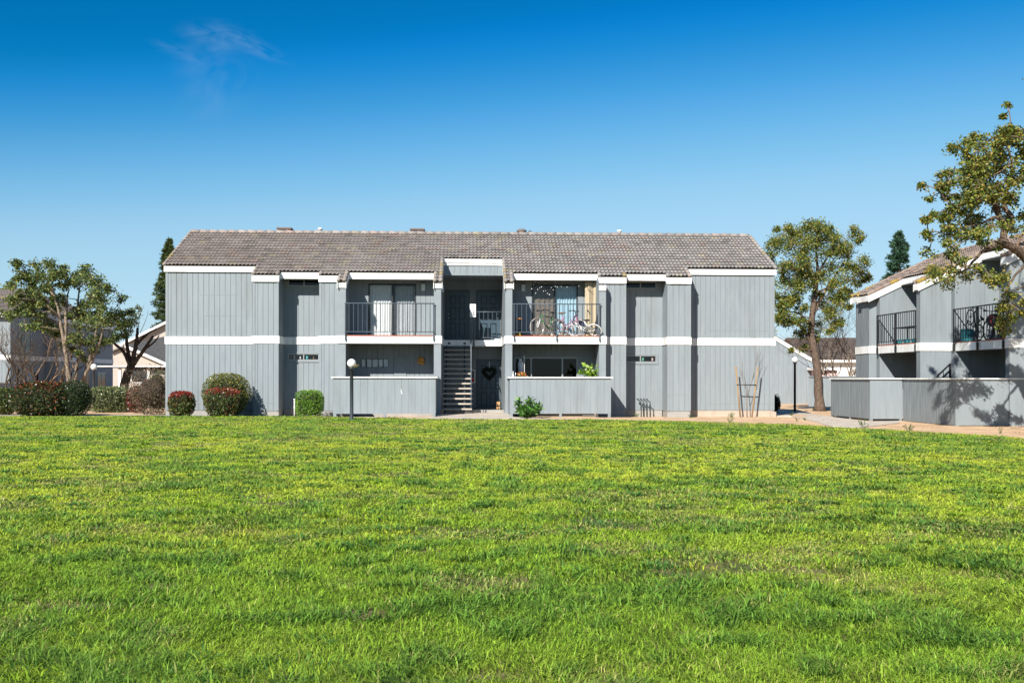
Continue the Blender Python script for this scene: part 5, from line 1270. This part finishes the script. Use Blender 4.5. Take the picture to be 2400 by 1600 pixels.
# ---- conifers
def conifer(label, px, ptop, Y, rpx, pbot, seed, pal):
    random.seed(seed); global rng; rng = np.random.default_rng(seed)
    x, _, zt = tp(px, ptop, Y); zb = tp(px, pbot, Y)[2]; R = rpx*Y/FPX
    base = (x, Y, 0); e = thing('conifer', label, 'tree', W, base)
    t = MB(); t.tube([(x,Y,-.1),(x,Y,zt*.6),(x,Y,zt-.2)], [.32,.16,.03], 8); t.part('trunk', MT['bark'], e)
    b = MB(); P, D = [], []
    z = zt - .15
    while z > max(1.0, zb-1.5):
        f = (zt-z)/(zt-zb); rr = R*min(1, f**.8)*random.uniform(.75,1.1)+.12
        for k in range(random.randint(5,8)):
            a = random.random()*2*PI; r = rr*random.uniform(.6,1.1); dz = r*random.uniform(.0,.35)
            tip = Vector((x+r*math.cos(a), Y+r*math.sin(a), z+dz-.12*r)); st = Vector((x, Y, z))
            b.tube([st, st.lerp(tip,.6), tip], [.03,.02,.006], 4, cap=False)
            n = int(26+60*r); u = rng.random(n)**.6; pp = np.array(st)[None]*(1-u[:,None])+np.array(tip)[None]*u[:,None]
            pp = pp + rng.standard_normal((n,3))*np.array([.10,.10,.08])*(.5+.35*r); P.append(pp)
            dd = np.array((tip-st).normalized())[None].repeat(n,0); dd[:,2] += .35; D.append(dd)
        z -= random.uniform(.16,.30)*(1+.5*f)
    b.part('branches', MT['barkdark'], e)
    P = np.concatenate(P); D = np.concatenate(D); n = len(P)
    V, F, C = leaves(P, .30*(.6+.8*rng.random(n)), leafcols(n, pal, (3,3,2)), updir=D*.9, ratio=.28)
    np_part('crown', np_mesh('conifer_crown', V-np.array(base), F, MT['needle'], C), e)
PINE = [(.06,.095,.03),(.095,.125,.036),(.03,.055,.024)]
conifer('tall dark conifer rising behind the left gable of the long building', 395, 562, 114, 46, 800, 41, PINE)
conifer('bluish-green conifer showing above the roof of the right building', 2107, 543, 86, 42, 680, 42, [(.04,.09,.055),(.06,.12,.065),(.022,.055,.036)])

# ---- clipped and loose shrubs
def shrub(name, label, px0, px1, ytop, ybase, pal, wts, tip=None, tipw=.0, p=3.0, Y=None, depth=None, leaf=.055, n=5200, wob=.07, cat='shrub', taper=.0, leafm='glossleaf', group=None, seed=1, core=.80, loose=0.0, dome=None, corem='hedgecore'):
    random.seed(seed); global rng; rng = np.random.default_rng(seed)
    if Y is None: X, Y, z0 = gp((px0+px1)/2, ybase)
    else: X = ((px0+px1)/2-CX)/FPX*Y; z0 = float(G(X, Y))
    a = (px1-px0)/2/FPX*Y; b = depth/2 if depth else a*.9; h = (HY-ytop)/FPX*Y + CAMZ - z0; c = h/2
    base = (X, Y, z0); e = thing(name, label, cat, W, base, group)
    def surf(d):
        r = (np.abs(d[:,0])/a)**p+(np.abs(d[:,1])/b)**p+(np.abs(d[:,2])/c)**p; return d*(r**(-1/p))[:,None]
    def shape(q):
        th = np.arctan2(q[:,1], q[:,0]); zf = q[:,2]/c
        k = 1+wob*2*(fbm(th*1.6+seed*7, zf*1.9+3, seed, 3)-.5)
        k = k*(1 - taper*np.clip(-zf, 0, 1))
        o = q.copy(); o[:,0] *= k; o[:,1] *= k; o[:,2] *= (1+wob*.8*(vn(q[:,0]/a*2+9, q[:,1]/b*2, seed)-.5))
        o[:,2] += c; return o
    d = rdir(n)
    q = shape(surf(d)*(1-.20*rng.random(n)**2*1.0+.03*rng.random(n)+loose*np.abs(rng.standard_normal(n))*.5)[:,None])
    ok = q[:,2] > .03; q = q[ok]; d = d[ok]; m = len(q)
    col = leafcols(m, pal, wts)
    if tip is not None:
        zf = q[:,2]/h; nz_ = fbm(np.arctan2(q[:,1],q[:,0])*2.2+seed, zf*3.5, seed+3, 3); sel = rng.random(m) < tipw*sstep(.72, .90, zf+.05*rng.standard_normal(m)+.25*(nz_-.5)) + .2*min(1, tipw*2)*sstep(.55, .68, nz_)
        col[sel] = leafcols(int(sel.sum()), [tip, tuple(x*.6 for x in tip)], (2,1))
    out = d.copy()
    V, F, C = leaves(q-d*leaf*.4, leaf*(.6+.8*rng.random(m)), col, updir=out*.55, ratio=.52)
    V = V+np.array([0,0,0]); np_part('foliage', np_mesh(name+'_foliage', V, F, MT[leafm], C), e)
    # solid core added to block light, its dark colour standing for inner shade
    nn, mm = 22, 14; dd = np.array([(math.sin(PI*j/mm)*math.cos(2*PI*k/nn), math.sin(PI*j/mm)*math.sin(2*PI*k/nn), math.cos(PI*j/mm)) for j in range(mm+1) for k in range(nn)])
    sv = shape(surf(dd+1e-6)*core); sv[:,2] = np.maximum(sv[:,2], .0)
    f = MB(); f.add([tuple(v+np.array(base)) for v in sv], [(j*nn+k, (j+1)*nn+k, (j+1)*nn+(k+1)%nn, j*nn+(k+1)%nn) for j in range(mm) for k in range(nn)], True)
    f.part('shade_core', MT[corem], e)
    if loose:
        t = MB()
        for k in range(int(90*loose*2.5)):
            v = surf(rdir(1))[0]; v = np.array([v[0],v[1],abs(v[2])]); s0 = v*.5; s1 = v*random.uniform(.95,1.25); j = rng.standard_normal(3)*.05
            A = np.array(base)+np.array([0,0,c*.7])
            t.tube([tuple(A+s0*.4), tuple(A+s0+j), tuple(A+s1*np.array([1,1,.9]))], [.012,.008,.004], 4, cap=False)
        t.part('twigs', MT['twig'], e)
    return e
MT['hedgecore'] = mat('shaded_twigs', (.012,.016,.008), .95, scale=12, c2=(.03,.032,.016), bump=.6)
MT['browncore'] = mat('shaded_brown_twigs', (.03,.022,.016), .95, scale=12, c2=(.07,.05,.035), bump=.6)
GR = [(.075,.115,.026),(.13,.165,.04),(.038,.06,.018),(.22,.20,.07),(.15,.075,.035)]
RED = (.30,.035,.022)
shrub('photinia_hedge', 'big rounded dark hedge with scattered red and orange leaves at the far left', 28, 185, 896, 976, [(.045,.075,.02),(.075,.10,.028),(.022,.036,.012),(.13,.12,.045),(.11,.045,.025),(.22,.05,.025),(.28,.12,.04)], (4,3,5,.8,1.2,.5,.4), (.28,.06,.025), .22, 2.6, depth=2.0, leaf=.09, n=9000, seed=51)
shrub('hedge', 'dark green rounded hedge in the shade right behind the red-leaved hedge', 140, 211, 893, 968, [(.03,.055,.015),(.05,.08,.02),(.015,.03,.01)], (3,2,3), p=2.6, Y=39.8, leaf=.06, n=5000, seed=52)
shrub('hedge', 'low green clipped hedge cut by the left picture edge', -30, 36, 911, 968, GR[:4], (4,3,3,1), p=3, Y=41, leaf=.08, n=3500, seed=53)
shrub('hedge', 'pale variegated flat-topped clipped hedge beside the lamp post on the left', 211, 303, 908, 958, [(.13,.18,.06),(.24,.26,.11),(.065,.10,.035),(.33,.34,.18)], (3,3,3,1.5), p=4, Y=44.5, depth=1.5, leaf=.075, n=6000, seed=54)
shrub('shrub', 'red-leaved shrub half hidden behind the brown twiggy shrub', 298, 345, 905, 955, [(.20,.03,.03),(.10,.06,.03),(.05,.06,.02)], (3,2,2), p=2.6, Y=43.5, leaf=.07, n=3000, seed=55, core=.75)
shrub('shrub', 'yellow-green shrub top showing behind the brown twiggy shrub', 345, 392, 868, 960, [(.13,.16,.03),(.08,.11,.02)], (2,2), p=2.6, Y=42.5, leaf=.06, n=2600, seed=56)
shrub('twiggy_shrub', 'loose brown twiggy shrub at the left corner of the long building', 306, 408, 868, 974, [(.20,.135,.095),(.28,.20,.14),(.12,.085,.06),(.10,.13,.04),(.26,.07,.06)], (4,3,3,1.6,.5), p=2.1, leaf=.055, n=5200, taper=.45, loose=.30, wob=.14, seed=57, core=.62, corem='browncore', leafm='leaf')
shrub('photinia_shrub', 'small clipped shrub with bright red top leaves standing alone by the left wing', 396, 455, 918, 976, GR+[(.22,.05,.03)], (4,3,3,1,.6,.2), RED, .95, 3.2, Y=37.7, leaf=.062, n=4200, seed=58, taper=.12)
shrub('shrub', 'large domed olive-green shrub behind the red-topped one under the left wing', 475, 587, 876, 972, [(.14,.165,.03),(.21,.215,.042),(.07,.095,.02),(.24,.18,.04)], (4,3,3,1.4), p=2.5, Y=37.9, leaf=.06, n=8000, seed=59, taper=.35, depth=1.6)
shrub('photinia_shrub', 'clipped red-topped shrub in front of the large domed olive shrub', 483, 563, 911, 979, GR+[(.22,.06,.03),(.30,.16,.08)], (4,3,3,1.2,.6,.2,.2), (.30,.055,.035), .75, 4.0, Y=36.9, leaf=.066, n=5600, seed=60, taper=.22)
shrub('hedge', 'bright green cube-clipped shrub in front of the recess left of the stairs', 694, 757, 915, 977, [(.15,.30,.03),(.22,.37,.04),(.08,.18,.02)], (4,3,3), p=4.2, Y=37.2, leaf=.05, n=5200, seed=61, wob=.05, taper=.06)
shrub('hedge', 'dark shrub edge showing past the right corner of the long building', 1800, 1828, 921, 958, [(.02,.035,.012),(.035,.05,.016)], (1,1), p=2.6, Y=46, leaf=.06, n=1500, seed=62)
# leafy plants built of stems
def leafy(name, label, base, h, r, nst, pal, wts, leaf, nl, seed, cat='plant', leafm='glossleaf', pot=None, ratio=.42, up=.5):
    random.seed(seed); global rng; rng = np.random.default_rng(seed); base = tuple(float(x) for x in base); e = thing(name, label, cat, W, base); st = MB(); P, D = [], []
    z0 = base[2] + (pot or 0)*.9
    for s in range(nst):
        a = random.random()*2*PI; rr = r*random.random()**.5; hh = h*random.uniform(.45,1.0)*(1-.35*(rr/r)**2)
        top = Vector((base[0]+rr*math.cos(a), base[1]+rr*math.sin(a), z0+hh)); b0 = Vector((base[0]+.15*rr*math.cos(a), base[1]+.15*rr*math.sin(a), z0-.02))
        mid = b0.lerp(top,.5)+Vector((0,0,.1*hh)); c = curve([b0, mid, top], 3); st.tube(c, .006, 4, cap=False)
        for k in range(nl):
            u = .25+.75*random.random(); i = min(len(c)-2, int(u*(len(c)-1))); q = c[i].lerp(c[i+1], u*(len(c)-1)-i); P.append(tuple(q)); D.append((math.cos(a)*.5+random.uniform(-.6,.6), math.sin(a)*.5+random.uniform(-.6,.6), up))
    st.part('stems', MT['stemgreen'], e); P = np.array(P); n = len(P)
    V, F, C = leaves(P, leaf*(.6+.7*rng.random(n)), leafcols(n, pal, wts), updir=np.array(D)*1.2, ratio=ratio)
    np_part('leaves', np_mesh(name+'_leaves', V-np.array(base), F, MT[leafm], C), e)
    if pot:
        m = MB(); m.lathe([(0,0),(pot*.42,0),(pot*.55,pot),(pot*.48,pot),(pot*.45,pot*.88),(0,pot*.88)], base, 14); m.part('pot', MT['terracotta'], e)
    return e
MT['stemgreen'] = plain('green_stem', (.06,.10,.03), .6); MT['terracotta'] = plain('terracotta', (.36,.16,.09), .8)
leafy('leafy_plant', 'bushy bright green plant at the left corner of the right patio fence', gp(1236, 981), .78, .56, 44, [(.07,.19,.03),(.14,.30,.045),(.03,.085,.018)], (4,3,3), .17, 15, 71)
p_ = M.pt((S(1381,-2.2), -2.2, zsh)); leafy('potted_plant', 'bright yellow-green potted plant on the shelf behind the right patio fence', p_, .60, .36, 16, [(.20,.36,.03),(.30,.42,.05),(.10,.22,.02)], (4,2,2), .17, 10, 72, pot=.10, ratio=.6, up=.2)
p_ = M.pt((S(1224,-2.2), -2.2, zsh)); leafy('potted_plant', 'orange-flowered potted plant behind the left end of the right patio fence', p_, .30, .22, 12, [(.60,.17,.03),(.55,.30,.08),(.06,.14,.03),(.55,.42,.22)], (4,2,2,2), .12, 6, 73, pot=.10, up=.4)
p_ = M.pt((S(1195,-2.4), -2.4, 1.45)); 
WG = [(.07,.13,.03),(.13,.17,.05)]
for k, (px, py, h, lab) in enumerate([(1492,976,.22,'tuft of weeds at the foot of the four bent pipes'),(1618,978,.16,'low weed beside the base of the right pillar'),(1717,978,.26,'grey-green weed left of the staked sapling'),(1713,988,.20,'yellowish tuft at the lawn edge below the sapling'),(1852,973,.20,'green weed on the shaded path near the garage'),(1868,986,.18,'dry weed in the bare earth near the path'),(1886,984,.12,'low sprig in the bare earth nearest the path bend'),(1907,962,.22,'green tuft in front of the broad tree'),(2024,1002,.30,'grassy tuft where the path meets the lawn'),(2129,1010,.26,'dark grey-green succulent clump in the earth before the fence'),(2344,1014,.22,'dry weed in the earth on the far right'),(1795,968,.34,'thin leafless weed near the right corner of the long building')]):
    b_ = gp(px, py); dry = 'dry' in lab or 'leafless' in lab
    leafy('weed', lab, b_, h, h*.6, 7 if not dry else 5, WG if not dry else [(.22,.15,.08)], (1,1) if not dry else (1,), h*.32, 5 if not dry else 2, 80+k, cat='weed', ratio=.25, up=.9)
# ================================================================ SUN, SKY, CAMERA
SUN_EL, SUN_AZ = 33, 24.5          # elevation; how far left of straight behind the camera
el = math.radians(SUN_EL); az = math.radians(SUN_AZ)
trav = Vector((math.sin(az)*math.cos(el), math.cos(az)*math.cos(el), -math.sin(el)))
sl_ = bpy.data.lights.new('sun', 'SUN'); sl_.energy = 5.0; sl_.angle = math.radians(.5); sl_.color = (1, .945, .85)
so_ = bpy.data.objects.new('sun', sl_); COL.objects.link(so_); so_.rotation_euler = trav.to_track_quat('-Z', 'Y').to_euler(); so_.location = (-20, -40, 30)
wd = bpy.data.worlds.new('World'); SC.world = wd; wd.use_nodes = True
nt = wd.node_tree; bg = nt.nodes['Background']
sk_ = N(nt, 'ShaderNodeTexSky', sky_type='NISHITA'); sk_.sun_disc = False
sk_.sun_elevation = el; sk_.sun_rotation = math.radians(180+SUN_AZ); sk_.altitude = 0; sk_.air_density = 1.0; sk_.dust_density = .1; sk_.ozone_density = 1.6
SKYC = [[(0,0),(.125,.001),(.138,.004),(.158,.035),(.187,.115),(.225,.225),(.28,.355),(.40,.46),(1,.75)],[(0,0),(.207,.188),(.235,.255),(.262,.33),(.298,.43),(.35,.55),(.42,.65),(.55,.73),(1,.92)],[(0,0),(.34,.533),(.365,.645),(.405,.72),(.445,.80),(.50,.855),(.55,.895),(.7,.945),(1,1)]]
EXPO = .68; SKYK = .055*2**.35
m1 = N(nt, 'ShaderNodeVectorMath', operation='SCALE'); m1.inputs['Scale'].default_value = SKYK; nt.links.new(sk_.outputs[0], m1.inputs[0])
cv = N(nt, 'ShaderNodeRGBCurve'); nt.links.new(m1.outputs[0], cv.inputs['Color'])
for ci, pts in enumerate(SKYC):
    c = cv.mapping.curves[ci]
    c.points[0].location = pts[0]; c.points[1].location = pts[-1]
    for q in pts[1:-1]: c.points.new(*q)
cv.mapping.update()
hs_ = N(nt, 'ShaderNodeVectorMath', operation='SCALE'); hs_.inputs['Scale'].default_value = 1/(.055*2**EXPO); nt.links.new(cv.outputs[0], hs_.inputs[0])
# thin cirrus wisp high on the left
tc = N(nt, 'ShaderNodeTexCoord')
def wisp(px, py, sx, sy, rot, prev, nscale, amt, seed):
    d = Vector(((px-CX)/FPX, 1, (HY-py)/FPX)).normalized()
    sep = N(nt, 'ShaderNodeSeparateXYZ'); nt.links.new(tc.outputs['Generated'], sep.inputs[0])
    def m(op, a, b=None):
        n = N(nt, 'ShaderNodeMath', operation=op)
        for i, q in enumerate((a, b)):
            if q is None: continue
            if isinstance(q, (int, float)): n.inputs[i].default_value = q
            else: nt.links.new(q, n.inputs[i])
        return n.outputs[0]
    ax = m('SUBTRACT', m('DIVIDE', sep.outputs[0], m('MAXIMUM', sep.outputs[1], .05)), d.x/d.y)
    az_ = m('SUBTRACT', m('DIVIDE', sep.outputs[2], m('MAXIMUM', sep.outputs[1], .05)), d.z/d.y)
    cb = N(nt, 'ShaderNodeCombineXYZ'); nt.links.new(ax, cb.inputs[0]); nt.links.new(az_, cb.inputs[1])
    mp = N(nt, 'ShaderNodeMapping'); mp.inputs['Rotation'].default_value[2] = rot; nt.links.new(cb.outputs[0], mp.inputs[0])
    mp2 = N(nt, 'ShaderNodeMapping'); mp2.inputs['Scale'].default_value = (1/sx, 1/sy, 1); nt.links.new(mp.outputs[0], mp2.inputs[0])
    ln = N(nt, 'ShaderNodeVectorMath', operation='LENGTH'); nt.links.new(mp2.outputs[0], ln.inputs[0])
    fall = N(nt, 'ShaderNodeMapRange', interpolation_type='SMOOTHSTEP'); fall.inputs['From Min'].default_value = 1; fall.inputs['From Max'].default_value = 0; nt.links.new(ln.outputs['Value'], fall.inputs['Value'])
    nz = N(nt, 'ShaderNodeTexNoise'); nz.inputs['Scale'].default_value = nscale; nz.inputs['Detail'].default_value = 5; nz.inputs['Distortion'].default_value = .8; nt.links.new(mp2.outputs[0], nz.inputs['Vector'])
    thr = N(nt, 'ShaderNodeMapRange'); thr.inputs['From Min'].default_value = .38; thr.inputs['From Max'].default_value = .75; nt.links.new(nz.outputs['Fac'], thr.inputs['Value'])
    f = m('MULTIPLY', m('MULTIPLY', fall.outputs[0], thr.outputs[0]), amt)
    mx = N(nt, 'ShaderNodeMix', data_type='RGBA'); nt.links.new(f, mx.inputs['Factor']); nt.links.new(prev, mx.inputs['A']); mx.inputs['B'].default_value = (3.0, 5.2, 8.4, 1)
    return mx.outputs['Result']
o_ = wisp(505, 88, .05, .022, .1, hs_.outputs[0], 1.6, .36, 1)
o_ = wisp(590, 108, .055, .012, .42, o_, 1.4, .40, 2)
o_ = wisp(500, 190, .055, .06, .3, o_, 1.5, .26, 3)
o_ = wisp(430, 125, .045, .010, .3, o_, 1.4, .25, 4)
nt.links.new(o_, bg.inputs['Color']); bg.inputs['Strength'].default_value = .055
SC.view_settings.view_transform = 'Standard'; SC.view_settings.look = 'None'; SC.view_settings.gamma = 1; SC.view_settings.exposure = EXPO
cam = bpy.data.cameras.new('camera'); cam.sensor_fit = 'HORIZONTAL'; cam.sensor_width = 36; cam.lens = 36; cam.shift_y = (HY-800)/2400; cam.clip_end = 6000; cam.clip_start = .1
co_ = bpy.data.objects.new('camera', cam); COL.objects.link(co_); co_.matrix_world = Matrix.Translation((0, 0, CAMZ)) @ Matrix.Rotation(PI/2, 4, 'X') @ Matrix.Rotation(.0014, 4, 'Z')
SC.camera = co_
SC.render.engine = 'CYCLES'; SC.cycles.use_denoising = True; SC.cycles.max_bounces = 6; SC.cycles.transparent_max_bounces = 12; SC.cycles.caustics_reflective = False; SC.cycles.caustics_refractive = False
